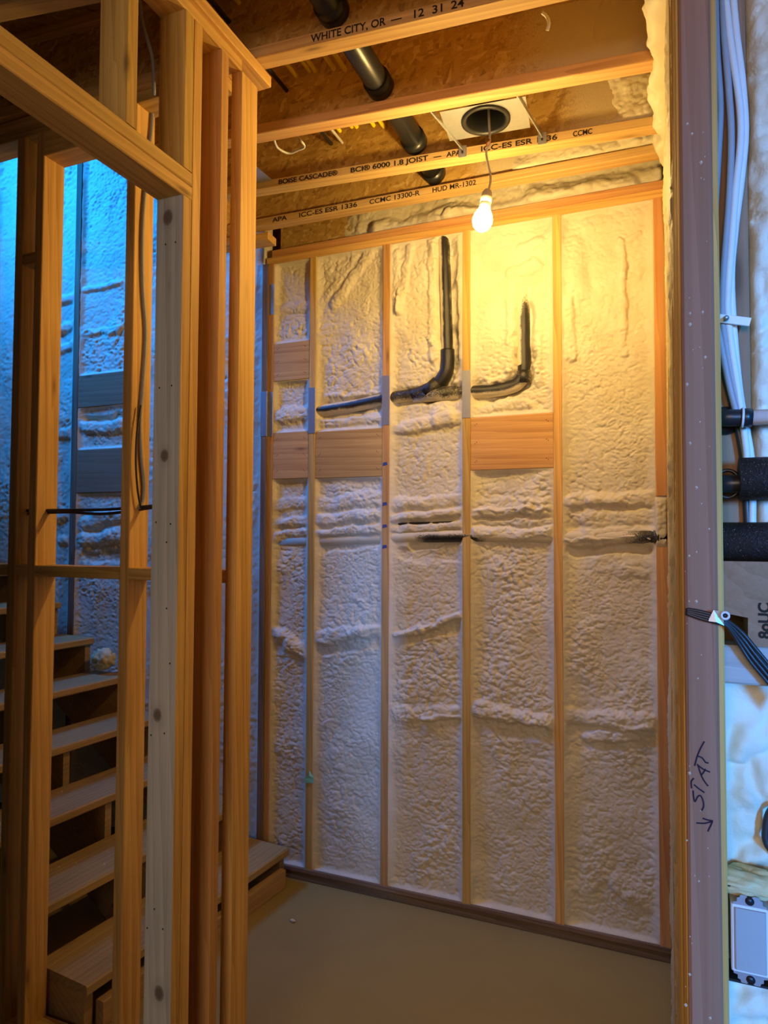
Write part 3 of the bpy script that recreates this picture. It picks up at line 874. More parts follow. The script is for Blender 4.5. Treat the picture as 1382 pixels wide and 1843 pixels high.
# ---- I-joists overhead
JB = 3.25
def joist(pxl, pxr, x_left, x_right, label, prints=(), depth=ZF - JB, fw=.060, spray_from=None):
    p, q = onZ(*pxl, JB), onZ(*pxr, JB)
    d = (q - p); d.z = 0; d.normalize()
    n = Vector((d.y, -d.x, 0))        # toward the camera
    def at(x, off=0.0, z=0.0):
        t = (x - p.x) / d.x
        v = p + d * t + n * off
        return Vector((v.x, v.y, JB + z))
    j = thing('floor_joist', label, 'joist', at((x_left + x_right) / 2, fw / 2), 'engineered floor joists overhead')
    bf = board('bottom_flange', M_FLANGE, at(x_left, fw / 2, .019), at(x_right, fw / 2, .019), n, fw, .038, j)
    board('top_flange', M_FLANGE, at(x_left, fw / 2, depth - .019), at(x_right, fw / 2, depth - .019), n, fw, .038, j)
    w = board('web', M_OSB, at(x_left, fw / 2, depth / 2), at(x_right, fw / 2, depth / 2), (0, 0, 1), depth - .07, .010, j, .0005)
    if spray_from is not None:
        L_, n_, a_, b_ = (at(x_right) - at(x_left)).length, 60, (depth - .07) / 2, .005
        vs, fs, sp = [], [], []
        for i_ in range(n_ + 1):
            z_ = -L_ / 2 + L_ * i_ / n_
            x_ = x_left + (x_right - x_left) * i_ / n_
            vs += [(a_, b_, z_), (-a_, b_, z_), (-a_, -b_, z_), (a_, -b_, z_)]
            sp += [min(1.2, max(0, (x_ - spray_from[0]) / (spray_from[1] - spray_from[0])))] * 4
        for i_ in range(n_):
            for k_ in range(4):
                m_ = (k_ + 1) % 4
                fs.append((i_ * 4 + k_, i_ * 4 + m_, i_ * 4 + 4 + m_, i_ * 4 + 4 + k_))
        fs += [(3, 2, 1, 0), (n_ * 4, n_ * 4 + 1, n_ * 4 + 2, n_ * 4 + 3)]
        tmp = mesh('web', vs, fs, M_OSB, None, None, False, {'spray': sp})
        w.data = tmp.data
        bpy.data.objects.remove(tmp)
    for (body, pa, pb, py, zoff, size) in prints:
        o_ = at(0.0, fw + .0008)
        def hit(px):
            e = ray(px, py)
            return EYE + e * ((o_ - EYE).dot(n) / e.dot(n))
        xa, xb = hit(pa).x, hit(pb).x
        t = text('printed_text', body, size, Matrix(), M_INK, bf)
        wd = max(v.co.x for v in t.data.vertices)
        t.matrix_basis = frame_M(d, (0, 0, 1), at(xa, fw + .0008, zoff)) @ Matrix.Diagonal(((xb - xa) / d.x / wd, 1, 1, 1))
    return j, at, d, n
jx = lambda px, py: onZ(px, py, JB).x
j0, at0, d0, n0 = joist((0, 42), (170, 8), -3.7, .2, 'floor joist nearest the camera above the header opening')
j1, at1, d1, n1 = joist((460, 130), (1030, 0), -3.7, .16, 'floor joist with a date print above the black pipe end',
    [('WHITE CITY, OR  —', 557, 720, 70, .007, .034), ('12', 738, 760, 36, .007, .034), ('31', 774, 793, 30, .007, .034), ('24', 808, 832, 24, .007, .034), ('12', 875, 893, 10, .007, .034)])
j2, at2, d2, n2 = joist((458, 260), (1185, 128), -2.0, .16, 'floor joist on the near side of the recessed light can', spray_from=(-.62, -.22))
j3, at3, d3, n3 = joist((457, 356), (1187, 241), -2.0, .16, 'floor joist with printed lettering that holds the light can hangers',
    [('BOISE CASCADE®', 499, 605, 318, .008, .029), ('BCI® 6000 1.8 JOIST', 628, 768, 300, .008, .029), ('—', 778, 792, 285, .008, .029), ('APA', 801, 827, 275, .008, .029), ('ICC-ES ESR 1336', 862, 1000, 262, .008, .029), ('CCMC', 1028, 1063, 240, .008, .029)], spray_from=(-.45, -.2))
j4, at4, d4, n4 = joist((458, 420), (839, 351), -2.0, .03, 'floor joist farthest back over the foam wall top plate',
    [('APA', 490, 516, 393, .007, .031), ('ICC-ES ESR 1336', 537, 642, 385, .007, .031), ('CCMC 13300-R', 664, 755, 368, .007, .031), ('HUD MR-1302', 777, 856, 352, .007, .031)], spray_from=(-.85, -.6))
# foam sprayed on the joist webs at the right end
def web_foam(j, at, d, n, xa, xb, seed, base=.008, **kw):
    o = at(xa, .036, .034)
    L = (at(xb) - at(xa)).length
    return foam_patch('foam_overspray', j, o, d, (0, 0, 1), n, L, ZF - JB - .07, .005, seed, base=base, skirt=.012, edge=.004, fade=.22, **kw)
web_foam(j3, at3, d3, n3, -.30, .02, 43, .006, amp=.8)
web_foam(j4, at4, d4, n4, -.70, .02, 45, .010, amp=1.0)
# stairwell opening trimmer closing the joists' left ends
bmz = thing('stairwell_beam', 'timber beam closing the joist ends beside the stairwell', 'beam', (-1.4, 2.4, JB))
box('ply', M_FIR, -2.04, -2.002, 1.95, 3.02, JB, ZF, 'y', bmz)
box('ply', M_FIR, -2.08, -2.042, 1.95, 3.02, JB, ZF, 'y', bmz)
pz = onZ(475, 432, ZT - .01)
bdl = board('loose_plate', M_FIR, (pz.x - .5, pz.y - .06, ZT - .022), (pz.x + .06, pz.y - .02, ZT - .022), (0, 1, 0), .09, .038, None)
tag(bdl, 'short flat board end poking out under the farthest joist', 'board')

# ---- ceiling pipe and cables that run across the joists
def on_web(px, py, at, n, off=.035):
    o, d = at(0.0, off), ray(px, py)
    return EYE + d * ((o - EYE).dot(n) / d.dot(n))
def ceil_run(px, py, at, n, y0, y1):
    p = on_web(px, py, at, n)
    return [Vector((p.x, y0, p.z)), Vector((p.x, y1, p.z))]
run = ceil_run(686, 158, at2, n2, 1.1, 2.98)
cp = thing('ceiling_drain_pipe', 'black plastic drain pipe crossing the ceiling through the joists', 'pipe', run[1])
tube('pipe_run', run, .043, M_ABS, cp, 28)
for at_ in (at1, at2, at3, at4):
    yy = at_(run[0].x, .036).y
    tube('coupling', [Vector((run[0].x, yy - .05, run[0].z)), Vector((run[0].x, yy, run[0].z))], .050, M_ABS, cp, 28)
for k, (px, py, lab) in enumerate(((533, 136, 'leftmost'), (557, 127, 'second'), (567, 127, 'third'), (601, 123, 'fourth'), (621, 125, 'fifth'))):
    pts = ceil_run(px, py, at2, n2, 1.05, at3(-.9, .036).y + .02)
    pts = [pts[0], pts[0].lerp(pts[1], .3) + Vector((.004 * (k % 3 - 1), 0, .008)), pts[0].lerp(pts[1], .8) + Vector((0, 0, -.002)), pts[1]]
    c = tube('electrical_cable', smooth_path(pts, 6), .0088, M_CABLE_YEL, None, 10)
    tag(c, ('yellow cable crossing the joists, %s from the left post' % lab) if k < 4 else 'yellow cable crossing the joists right beside the black pipe', 'cable', 'yellow cables through the joists')
c = tube('electrical_cable', ceil_run(516, 163, at2, n2, 1.05, 2.6), .008, M_CABLE_BLACK, None, 10)
tag(c, 'black cable crossing the joists left of the yellow cables', 'cable')
q = [on_web(492, 246, at2, n2, -.0)] + [onZ(x, y, JB + .06) for x, y in ((497, 262), (505, 270), (520, 276), (535, 271), (548, 264), (540, 252))] + [on_web(528, 240, at3, n3)]
c = tube('electrical_cable', smooth_path(q, 6), .0045, M_CABLE_WHITE, None, 10)
tag(c, 'white cable looping between the joists left of the light can', 'cable')
q = [onZ(x, y, JB + .07) for x, y in ((603, 236), (610, 246), (616, 255))]
c = tube('electrical_cable', ceil_run(616, 257, at3, n3, at2(-1.1, .02).y, at3(-1.1, .036).y), .006, M_CABLE_WHITE, None, 10)
tag(c, 'white cable stub among the yellow cables beside the black pipe', 'cable')
q = [at2(-.55, .02, .06), at2(-.47, .05, .05), at2(-.44, .06, .01), at2(-.43, .062, -.03)]
q = [onZ(x, y, JB + zz) for x, y, zz in ((975, 22, .06), (984, 30, .05), (988, 42, .03), (985, 55, .015))]
c = tube('electrical_cable', smooth_path(q, 6), .005, M_CABLE_WHITE, None, 10)
tag(c, 'white cable end curling down near the right wall', 'cable')

# ---- recessed light can between two joists
ZC = JB + .035
cc = onZ(874, 216, ZC)
can = thing('recessed_light_can', 'galvanized recessed light pan with round black opening between two joists', 'light fixture', cc)
dx_, dy_ = d3.copy(), Vector((-d3.y, d3.x, 0))
qs = [onZ(*p, ZC) for p in ((803, 205), (912, 186), (926, 231), (822, 248))]
Lx = (onZ(924, 212, ZC) - onZ(812, 230, ZC)).length
Mc = frame_M(dx_, dy_, cc)
hw, hd, rr = .155, .095, .087
bm = bmesh.new()
outer = [(-hw, -hd), (hw, -hd), (hw, hd), (-hw, hd)]
nseg = 40
ring = [(rr * math.cos(2 * math.pi * k / nseg), rr * math.sin(2 * math.pi * k / nseg)) for k in range(nseg)]
def sqpt(a):
    c, s = math.cos(a), math.sin(a)
    k = min(hw / abs(c) if abs(c) > 1e-6 else 9, hd / abs(s) if abs(s) > 1e-6 else 9)
    return (c * k, s * k)
vs, fs = [], []
angs = sorted([2 * math.pi * k / nseg for k in range(nseg)] + [math.atan2(y, x) % (2 * math.pi) for x, y in outer])
for zz in (0, .0015):
    for a in angs:
        vs.append((rr * math.cos(a), rr * math.sin(a), zz))
        X_, Y_ = sqpt(a)
        vs.append((X_, Y_, zz))
m = len(angs)
for L_ in range(2):
    b0 = L_ * 2 * m
    for i in range(m):
        k = (i + 1) % m
        f = (b0 + 2 * i, b0 + 2 * i + 1, b0 + 2 * k + 1, b0 + 2 * k)
        fs.append(f if L_ else f[::-1])
for i in range(m):
    k = (i + 1) % m
    fs.append((2 * i + 1, 2 * k + 1, 2 * m + 2 * k + 1, 2 * m + 2 * i + 1))
pan = mesh('pan', vs, fs, M_GALV, can, Mc)
def shell(name, prof, M, mat, parent):
    o = lathe(name, prof, M, mat, parent, 40)
    bm = bmesh.new(); bm.from_mesh(o.data)
    bmesh.ops.delete(bm, geom=[f for f in bm.faces if len(f.verts) > 4], context='FACES')
    bm.to_mesh(o.data); bm.free(); o.data.shade_smooth()
    return o
shell('collar', [(rr + .004, .003), (rr + .004, -.006), (rr - .010, -.008), (rr - .016, .0), (rr - .018, .06), (rr - .016, .15)], Mc, M_BLACKBOX, can)
lathe('can_top', [(rr - .014, .15), (rr - .014, .156)], Mc, M_BLACKBOX, can, 40)
for sx_ in (-1, 1):
    e0 = cc + dx_ * (hw * sx_ * 1.0) + Vector((0, 0, .004))
    y_lo, y_hi = -.10, .0
    # hanger bar runs across the bay to the far joist's flange
    fa = at3(e0.x + .02, .0635, .030)
    na = at2(e0.x - .02, -.003, .03)
    board('hanger_bar', M_GALV, na, fa, (0, 0, 1), .014, .005, can, .0008)
    fo = fa - n3 * 0.0
    box_ = board('hanger_foot', M_GALV, fa + Vector((0, 0, -.034)), fa + Vector((0, 0, .012)), d3, .032, .003, can, .0005)
    board('foot_screw', M_ABS, fa + n3 * .0 + Vector((0, 0, -.016)), fa + n3 * .007 + Vector((0, 0, -.016)), (0, 0, 1), .008, .008, box_, .001)

# ---- bare bulb on a pigtail
bl = onZ(868, 400, 0)  # direction only
d_ = ray(868, 398)
bpos = EYE + d_ * ((cc.y + .0 - EYE.y) / d_.y)
hb = thing('hanging_bulb', 'glowing bare bulb on a pigtail socket hanging from the recessed can', 'lamp', bpos)
def bp(px, py): 
    d = ray(px, py); return EYE + d * ((cc.y - EYE.y) / d.y)
cord = [Vector((cc.x + .01, cc.y, JB + .17)), Vector((cc.x + .012, cc.y, JB + .05)), bp(881, 258), bp(875, 272), bp(878, 296), bp(883, 320), bp(879, 345)]
tube('cord', smooth_path(cord, 6), .0045, M_SOCKET, hb, 10)
tube('copper_splice', [bp(881, 252), bp(877, 262)], .007, M_COPPER, hb, 10)
bc = bp(868, 398)
tz = (bp(877, 346) - bc)
zdir = tz.normalized()
xdir = Vector((0, 1, 0)).cross(zdir).normalized()
Mb = Matrix((xdir, zdir.cross(xdir), zdir)).transposed().to_4x4(); Mb.translation = bc
k = .0021 * 1.0
glass = lathe('bulb_glass', [(.002, -.038), (.016, -.035), (.029, -.024), (.0365, -.006), (.0375, .006), (.033, .022), (.026, .036), (.0215, .044)], Mb, M_BULB, hb, 32)
M_NECK = simple('white_bulb_neck', (.85, .82, .74), .4)
lathe('bulb_neck', [(.0215, .044), (.0205, .056), (.0195, .072), (.0185, .074)], Mb, M_NECK, hb, 28)
lathe('socket', [(.021, .068), (.0205, .09), (.017, .108), (.012, .116), (.006, .120)], Mb, M_SOCKET, hb, 24)

# ---- galvanized pan of a second fixture at the joist's left end
mp = [onZ(*p, JB + .03) for p in ((430, 285), (458, 297), (500, 333), (430, 345))]
pl = mesh('metal_pan', [tuple(v) for v in mp] + [tuple(v + Vector((0, 0, .0015))) for v in mp], [(3, 2, 1, 0), (4, 5, 6, 7), (0, 1, 5, 4), (1, 2, 6, 5), (2, 3, 7, 6), (3, 0, 4, 7)], M_GALV)
tag(pl, 'bluish galvanized pan corner beside the tall left post under the joists', 'light fixture')

# ---- alcove right wall
wr = thing('wall_right', 'foamed stud wall seen almost edge on', None, (XR + .07, 1.9, 0), None, 'structure')
ys = [1.02, 1.40, 1.80, 2.20, 2.60, 2.985]
for i, y in enumerate(ys):
    box('stud', M_FIR if i % 2 else M_FIR_RED, XR - (.002 if i % 2 else -.002), XR + SD, y, y + .038, .038, ZP, 'z', wr)
box('bottom_plate', M_DARKWOOD, XR - .004, XR + SD, 1.0, YB, 0, .038, 'y', wr)
box('top_plate', M_FIR, XR, XR + SD, 1.0, YB, ZP, ZT, 'y', wr)
box('sheathing', M_OSB, XR + SD, XR + SD + .012, 1.0, YB + SD, 0, ZF, 'z', wr, .001)
for i in range(5):
    foam_patch('foam_fill', wr, (XR, ys[i + 1] + .003, .04), (0, -1, 0), (0, 0, 1), (-1, 0, 0), ys[i + 1] - ys[i] - .032, ZP - .04, .009, 110 + i, base=-.006, u0=ys[i], v0=0, amp=.8, edge=.015, lump=.4, mat=M_FOAM_OLD)
foam_patch('foam_fill', wr, (XR + .03, YB, ZT - .04), (0, -1, 0), (0, 0, 1), (-1, 0, 0), YB - 1.02, ZF - ZT + .03, .008, 121, base=.0, u0=0, v0=ZT, amp=1.4, edge=.01, lump=3.0,
           feats=[(.2, ZT + .05, 1.9, ZT + .10, .09, .06)])
for k in range(5):
    box('jamb_lamination', M_FIR if k % 2 else M_FIR_RED, XR - .004 - .002 * (k % 2), XR + .03, YJ + .142 + .008 * k, YJ + .149 + .008 * k, 0, ZP, 'z', wr, .001)

# ---- near wall on the right: jamb stud and an open foam bay
wf = thing('wall_front', 'near stud wall with wiring and piping in its foam bay', None, (.2, YJ + .07, 0), None, 'structure')
xj0 = onY(1231, 963, YJ).x
xj1 = onY(1291, 963, YJ).x
jamb = box('jamb_stud', M_JAMB, xj0, xj1, YJ, YJ + SD, 0, ZT, 'z', wf, .003)
for k in range(4):
    box('jamb_lamination', M_FIR, xj0 - .0022 - .0012 * (k % 2), xj0 - .0001, YJ + .012 + .032 * k, YJ + .038 + .032 * k, 0, ZT, 'z', wf, .0006)
jamb['label'] = 'dull brown jamb stud with handwritten marker'
xn = .46
box('stud', M_JAMB, xn, xn + .038, YJ, YJ + SD, 0, ZT, 'z', wf)
box('stud', M_JAMB, xn + .41, xn + .448, YJ, YJ + SD, 0, ZT, 'z', wf)
box('sheathing', M_OSB_DARK, xj1, 1.4, YJ + SD, YJ + SD + .012, 0, ZT, 'z', wf, .001)
# second stud lamination standing a little back
xl1 = onY(1296, 963, YJ + .010).x
box('jamb_lamination', M_FIR, xj1 - .004, xj1 + .006, YJ + .0035, YJ + SD, 0, ZT, 'z', wf)
XW = xj1 + .006
def fj(px, py, Y): return onY(px, py, Y)
YW = YJ + .045
# side stud seen behind the cables
xs0 = onY(1298, 600, YJ + .08).x
box('nailer_stud', M_JAMB, XW, onY(1350, 600, YJ + .06).x, YJ + .062, YJ + .10, onY(1340, 1010, YJ + .06).z, ZT, 'z', wf)
def ns(a, b, c, d, r, h):
    p, q = onY(a, b, YW), onY(c, d, YW)
    return (p.x, p.z, q.x, q.z, r, h)
ff = [ns(1365, 1330, 1375, 1420, .03, .012), ns(1325, 1310, 1325, 1345, .012, .007), ns(1325, 1440, 1340, 1500, .02, .010), ns(1352, 1360, 1372, 1470, .006, -.006),
      ns(1300, 1368, 1335, 1362, .005, -.008), ns(1345, 1560, 1382, 1560, .014, .010), ns(1330, 1830, 1382, 1830, .02, .012), ns(1320, 1800, 1312, 1835, .008, -.010)]
zblk0, zblk1 = onY(1340, 1234, YJ + .02).z, onY(1340, 1010, YJ + .02).z
foam_patch('foam_fill', wf, (XW, YW, .02), (1, 0, 0), (0, 0, 1), (0, -1, 0), xn - XW, zblk0 - .02, .004, 131, base=-.02, u0=XW, v0=.02, feats=ff, amp=.7, edge=.008, lump=.5)
xfo = onY(1352, 600, YJ + .06).x
foam_patch('foam_fill', wf, (xfo, YJ + .07, zblk1), (1, 0, 0), (0, 0, 1), (0, -1, 0), xn - xfo, ZT - zblk1, .004, 133, base=-.0, u0=xfo, v0=zblk1, amp=2.0, edge=.006, lump=.8)
foam_patch('foam_fill', wf, (xn + .038, YW, .02), (1, 0, 0), (0, 0, 1), (0, -1, 0), .372, ZT - .02, .012, 137, base=-.01, u0=xn, v0=.02, amp=1.0, edge=.01)
# handwriting STAT with an arrow
strokes = [[(398, 455), (340, 560), (290, 680), (250, 825)], [(300, 678), (365, 705), (415, 770), (462, 780)],
           [(285, 800), (345, 850), (400, 885), (485, 918)], [(300, 815), (350, 965), (400, 1060), (455, 1130)], [(350, 965), (400, 900), (415, 870)],
           [(240, 1010), (200, 1060), (205, 1165)], [(240, 1105), (310, 1165), (400, 1228)],
           [(228, 1195), (235, 1290), (255, 1362), (300, 1285), (345, 1280), (380, 1360), (385, 1440), (355, 1500)],
           [(275, 1685), (400, 1690), (520, 1660)], [(370, 1615), (450, 1640), (530, 1655)], [(520, 1660), (490, 1730), (450, 1815)]]
vs, fs = [], []
for s_ in strokes:
    pts = smooth_path([onY(1220 + x / 8.377, 1280 + y / 8.377, YJ - .0006) for x, y in s_], 5)
    hw_ = .00085
    b0 = len(vs)
    for i, p in enumerate(pts):
        t = (pts[min(i + 1, len(pts) - 1)] - pts[max(i - 1, 0)]).normalized()
        nn = Vector((-t.z, 0, t.x)) * hw_
        vs += [tuple(p + nn), tuple(p - nn)]
    for i in range(len(pts) - 1):
        fs.append((b0 + 2 * i, b0 + 2 * i + 1, b0 + 2 * i + 3, b0 + 2 * i + 2))
mesh('handwriting', vs, fs, M_MARK, jamb)
# foam crumbs on the jamb
random.seed(11)
vs, fs = [], []
for q in range(46):
    px, py = 1232 + random.random() * 46, 120 + random.random() * 1720
    p = onY(px, py, YJ)
    s_ = .0006 + .0014 * random.random() ** 2
    b0 = len(vs)
    for dx, dz in ((1, 0), (.2, 1), (-1, .3), (-.2, -1)):
        vs.append((p.x + dx * s_, YJ, p.z + dz * s_ * 1.3))
    vs.append((p.x, YJ - s_, p.z))
    fs += [(b0, b0 + 1, b0 + 4), (b0 + 1, b0 + 2, b0 + 4), (b0 + 2, b0 + 3, b0 + 4), (b0 + 3, b0, b0 + 4)]
mesh('foam_crumbs', vs, fs, M_FOAM, jamb)['kind'] = 'stuff'

# blocking in the near bay, notched for the cable bundle
yb0 = YJ + .012
def fx(px, py, Y=yb0): return onY(px, py, Y).x
def fz(px, py, Y=yb0): return onY(px, py, Y).z
bx0 = fx(1299, 1080)
poly = [(fx(1299, 1012), fz(1299, 1010)), (xn, fz(1299, 1010)), (xn, fz(1340, 1163)), (fx(1346, 1150), fz(1346, 1163)), (fx(1346, 1115), fz(1346, 1112)), (fx(1297, 1115), fz(1300, 1102))]
Mx = frame_M((1, 0, 0), (0, 0, 1), (0, yb0, 0))
ub = prism('blocking', poly, -.05, Mx, M_JAMB, wf)
lb = box('blocking', M_GREYWOOD, fx(1296, 1200), xn, yb0 + .004, yb0 + .054, fz(1340, 1234), fz(1340, 1164), 'x', wf)
def stamped(body, px, py, size):
    p = onY(px, py, yb0 - .0006)
    text('printed_text', body, size, frame_M((0, 0, 1), (-1, 0, 0), p), M_INK, ub)
stamped('8oUC', 1386, 1150, .016)

# cables in the near bay
def fcable(pts, r, mat, lab, Y=YJ + .05, group='cables dropping down the near right wall'):
    q = [onY(p[0], p[1], p[2] if len(p) > 2 else Y) for p in pts]
    c = tube('electrical_cable', smooth_path(q, 6), r, mat, None, 10)
    tag(c, lab, 'cable', group)
G = M_CABLE_GREY
fcable([(1287, -20), (1290, 90), (1296, 190), (1293, 270), (1286, 400), (1285, 560), (1296, 610), (1312, 690), (1326, 745)], .0040, G, 'grey cable closest to the jamb, bowing right at the top')
fcable([(1300, -20), (1303, 60), (1312, 170), (1316, 250), (1312, 360), (1303, 480), (1300, 560), (1306, 620), (1322, 700), (1332, 745)], .0040, G, 'grey cable second from the jamb on the near right wall')
fcable([(1304, -20), (1315, 80), (1330, 180), (1333, 250), (1324, 340), (1317, 430), (1309, 540), (1313, 600), (1326, 690), (1342, 800), (1346, 860)], .0042, M_CABLE_WHITE, 'pale cable third from the jamb running down past the pipe elbow')
fcable([(1318, -20), (1325, 60), (1336, 150), (1341, 240), (1333, 330), (1322, 420), (1316, 520), (1330, 700), (1352, 830), (1354, 960)], .0042, M_CABLE_WHITE, 'rightmost pale cable of the bundle on the near right wall', YJ + .054)
fcable([(1310, 440), (1302, 500), (1294, 560), (1292, 610), (1304, 670), (1320, 735), (1338, 830), (1346, 960)], .0042, M_CABLE_BLACK, 'black cable crossing behind the pale cables to the pipe elbow', YJ + .056)
# white strap holding the cables
strap = thing('cable_strap', 'translucent plastic strap across the cables beside the jamb', 'strap', onY(1310, 575, YJ + .045))
board('band', M_PVC, onY(1287, 572, YJ + .044), onY(1350, 580, YJ + .044), (0, 0, 1), .010, .003, strap, .001)
tube('nail_head', [onY(1307, 572, YJ + .043), onY(1307, 572, YJ + .036)], .003, M_GALV, strap, 10)
# white pipe with black elbow
wpi = thing('water_pipe', 'white plastic pipe with black elbow at the near right wall', 'pipe', onY(1340, 752, YJ + .04))
YQ = YJ + .035
tube('pipe_run', [onY(1350, 752, YQ), onY(1350, 752, YQ) + Vector((.36, 0, 0))], .0088, M_PVC, wpi, 20)
el = smooth_path([onY(1354, 752, YQ), onY(1330, 752, YQ), onY(1308, 752, YQ), onY(1300, 752, YQ + .008), onY(1298, 752, YQ + .03)], 6)
tube('elbow', el, .0100, M_ABS, wpi, 20)
tube('coupling', [onY(1332, 752, YQ), onY(1353, 752, YQ)], .0110, M_ABS, wpi, 20)
tube('clamp_ring', [onY(1334, 752, YQ), onY(1338, 752, YQ)], .0118, M_PVC, wpi, 20)
shell('escutcheon', [(.009, 0), (.016, -.001), (.017, -.004), (.0165, -.006)], frame_M((1, 0, 0), (0, 0, 1), onY(1306, 756, YQ + .02)), M_ABS, wpi)
# insulated pipes
for (py, r, px0, lab) in ((862, .0245, 1330, 'black foam pipe sleeve with a bare elbow below the white pipe'), (975, .0225, 1298, 'lower black foam pipe sleeve resting above the wooden block')):
    ip = thing('insulated_pipe', lab, 'pipe', onY(1350, py, YQ), 'insulated pipes on the near right wall')
    e = onY(px0, py, YQ)
    tube('foam_sleeve', [e, e + Vector((.38 - (e.x - .06), 0, 0))], r, M_SLEEVE, ip, 28)
    if px0 > 1310:
        ring_ = smooth_path([onY(1340, py + 8, YQ), onY(1315, py + 9, YQ), onY(1304, py + 9, YQ + .006), onY(1300, py + 9, YQ + .03)], 6)
        tube('pipe_end', ring_, .0105, M_ABS, ip, 20)
        tor = [onY(1309, py + 9, YQ + .006) + Vector((.013 * math.cos(a), 0, .016 * math.sin(a))) for a in np.linspace(0, 2 * math.pi, 30)]
        tube('collar_ring', tor, .0022, M_ABS, ip, 8)
    else:
        e2 = onY(1293, py, YQ + .01)
        tube('pipe_end', [e2, e + Vector((.05, 0, 0))], .012, M_ABS, ip, 20)
# dark cable bundle stapled over the jamb, then falling to the right
def jc(px, py, Y): return onY(px, py, Y)
for k in range(4):
    o = k * 3.2
    q = [jc(1234, 1096 + o * .8, YJ - .003), jc(1262, 1101 + o * 1.3, YJ - .005), jc(1290, 1109 + o * 1.2, YJ - .006), jc(1306 + o * .3, 1115 + o * 1.3, YJ - .004), jc(1335 - o * .4, 1138 + o * 2.4, YJ + .001), jc(1362 - o, 1170 + o * 2.4, YJ + .002), jc(1395 - o, 1210 + o * 2.4, YJ + .004), jc(1440 - o, 1270 + o * 2.4, YJ + .006)]
    c = tube('electrical_cable', smooth_path(q, 6), .0021, M_CABLE_BLACK, None, 10)
    tag(c, '%s thin black cable of the bundle stapled across the jamb' % ('topmost', 'second', 'third', 'lowest')[k], 'cable', 'dark bundle stapled across the jamb')
stp = thing('cable_staple', 'folded metal strap with a screw eye over the dark cable bundle', 'staple', jc(1300, 1112, YJ - .008))
P3 = [jc(1284, 1098, YJ - .010), jc(1300, 1101, YJ - .011), jc(1303, 1126, YJ - .010), jc(1290, 1120, YJ - .011), jc(1275, 1118, YJ - .010), jc(1276, 1114, YJ - .010)]
mesh('strap', [tuple(p) for p in P3] + [tuple(p + Vector((0, .0015, 0))) for p in P3], [(0, 1, 2, 3), (0, 3, 4, 5), (9, 8, 7, 6), (11, 10, 9, 6), (0, 6, 7, 1), (1, 7, 8, 2), (2, 8, 9, 3), (3, 9, 10, 4), (4, 10, 11, 5), (5, 11, 6, 0)], M_GALV, stp)
ce = jc(1305, 1108, YJ - .014)
tube('screw_eye', [ce + Vector((.0037 * math.cos(a), 0, .0037 * math.sin(a))) for a in np.linspace(0, 2 * math.pi, 24)], .0014, M_PVC, stp, 8)
tube('screw_shank', [ce, ce + Vector((0, .02, 0))], .0022, M_ABS, stp, 10)
# loop of dark cable low at the right edge
fcable([(1450, 1410), (1392, 1452), (1378, 1490), (1386, 1528), (1450, 1580)], .004, M_CABLE_BLACK, 'dark cable loop at the right edge above the switch box', YJ + .042, None)

# switch box
YX = YJ + .012
swb = thing('switch_box', 'black electrical box with a grey rocker switch at the near right wall', 'switch', onY(1345, 1690, YX))
x0, x1 = fx(1304, 1690, YX), fx(1304, 1690, YX) + .058
z1, z0 = fz(1340, 1596, YX), fz(1340, 1772, YX)
tk = .003
bw = box('box_side', M_BLACKBOX, x0, x0 + tk, YX, YX + .06, z0, z1, 'z', swb, .0008)
box('box_side', M_BLACKBOX, x1 - tk, x1, YX, YX + .06, z0, z1, 'z', swb, .0008)
box('box_end', M_BLACKBOX, x0, x1, YX, YX + .06, z0, z0 + tk, 'x', swb, .0008)
box('box_end', M_BLACKBOX, x0, x1, YX, YX + .06, z1 - tk, z1, 'x', swb, .0008)
box('box_back', M_BLACKBOX, x0, x1, YX + .05, YX + .056, z0, z1, 'z', swb, .0008)
xc = fx(1349, 1690, YX)
zc_ = fz(1349, 1688, YX)
hh = (fz(1349, 1608, YX) - fz(1349, 1768, YX)) / 2
def yoke(sgn):
    s = sgn
    w, n_ = .0165, .006
    return [(-w, s * hh * .70), (-w, s * hh * .80), (-.0125, s * hh * .82), (-.0125, s * hh * .90), (-.010, s * hh * .92), (-.009, s * hh * .98), (-.004, s * hh * .985), (-.002, s * hh * .95), (.002, s * hh * .95), (.004, s * hh * .985), (.009, s * hh * .98), (.010, s * hh * .92), (.0125, s * hh * .90), (.0125, s * hh * .82), (w, s * hh * .80), (w, s * hh * .70)]
for s_ in (1, -1):
    prism('mounting_ear', yoke(s_), .0012, frame_M((1, 0, 0), (0, 0, 1), (xc, YX - .004, zc_)), M_GALV, swb)
    e = Vector((xc, YX - .006, zc_ + s_ * hh * .875))
    tube('mounting_screw', [e, e + Vector((0, .02, 0))], .0045, M_ABS, swb, 14)
box('switch_frame', M_PVC, xc - .0185, xc + .0185, YX - .006, YX + .022, zc_ - hh * .74, zc_ + hh * .76, 'z', swb, .0015)
box('rocker', M_SWITCH, xc - .0155, xc + .0155, YX - .0085, YX, zc_ - hh * .68, zc_ + hh * .70, 'z', swb, .0015)
# ledge of rough foam over the box
lg = lump('foam_ledge', onY(1345, 1585, YJ + .03), (.05, .02, .012), M_FOAM_OLD, None, 9, 24, .7)
tag(lg, 'dirty foam lump sitting on top of the switch box', 'foam scrap')

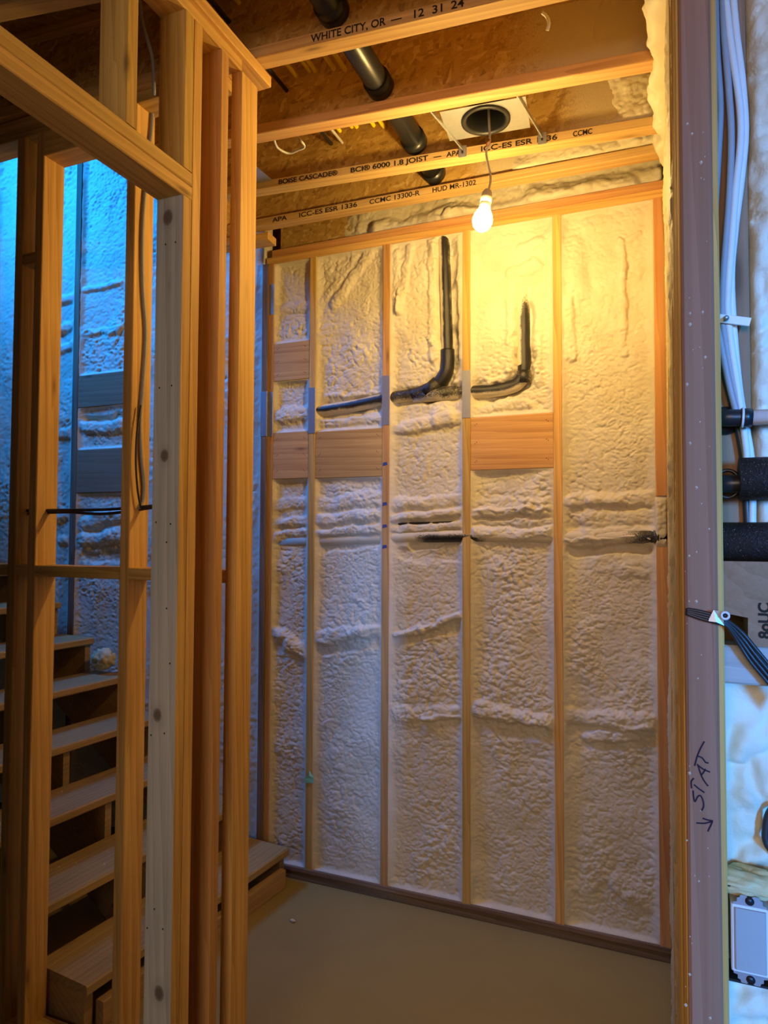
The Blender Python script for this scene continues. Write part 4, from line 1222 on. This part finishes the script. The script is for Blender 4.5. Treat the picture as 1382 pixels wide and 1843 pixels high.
# ---- cables at the stair wall stud
def scable(pts, r, mat, lab, Y):
    q = [onY(p[0], p[1], p[2] if len(p) > 2 else Y) for p in pts]
    c = tube('electrical_cable', smooth_path(q, 6), r, mat, None, 10)
    tag(c, lab, 'cable')
Yc = YS0 + .05
xo = xC + .006
def onC(px, py): return onX(px, py, xo)
q = [onC(275, 180), onC(272, 235), onC(262, 330), onC(256, 420), onC(257, 520), onC(262, 600), onC(257, 690), onC(252, 760), onC(254, 820), onC(259, 870), onC(257, 900), onC(250, 915)]
c = tube('electrical_cable', smooth_path(q, 6), .0060, M_CABLE_GREY, None, 10); tag(c, 'dark grey cable hanging down the stud behind the grey trimmer', 'cable')
q = [onC(250, 915), onC(244, 880), onC(241, 830), onC(243, 780), onC(250, 730)]
q = [v + Vector((.008, 0, 0)) for v in q]
c = tube('electrical_cable', smooth_path(q, 6), .0035, M_CABLE_BLACK, None, 8); tag(c, 'thin dark cable looping up beside the hanging grey cable', 'cable')
zc0 = onY(120, 918, YS0 + .045).z
pa = Vector((xA - .03, YS0 + .045, zc0)); pb = Vector((xC + .07, YS0 + .045, zc0))
for k, (dz, lab) in enumerate(((0, 'upper of two black cables strung level through the left studs'), (-.012, 'lower of two black cables strung level through the left studs'))):
    c = tube('electrical_cable', smooth_path([pa + Vector((0, .006 * k, dz)), pa.lerp(pb, .35) + Vector((0, .006 * k, dz * .6)), pa.lerp(pb, .65) + Vector((0, 0, dz * 1.2)), pb + Vector((0, .004 * k, dz * .3 + .01))], 8), .0052, M_CABLE_BLACK, None, 10)
    tag(c, lab, 'cable')
c = tube('electrical_cable', smooth_path([onX(249, -10, -1.5), onX(258, 45, -1.5), onX(268, 80, -1.5), onX(275, 110, -1.5), onX(277, 170, -1.5)], 6), .006, M_CABLE_GREY, None, 10)
tag(c, 'grey cable drooping from the dark ceiling behind the cripple studs', 'cable')
# floor debris
dbr = lump('foam_chip', onZ(527, 1657, .006), (.011, .008, .006), M_FOAM, None, 3, 12, .6)
tag(dbr, 'small white foam chip lying on the concrete floor', 'foam chip')
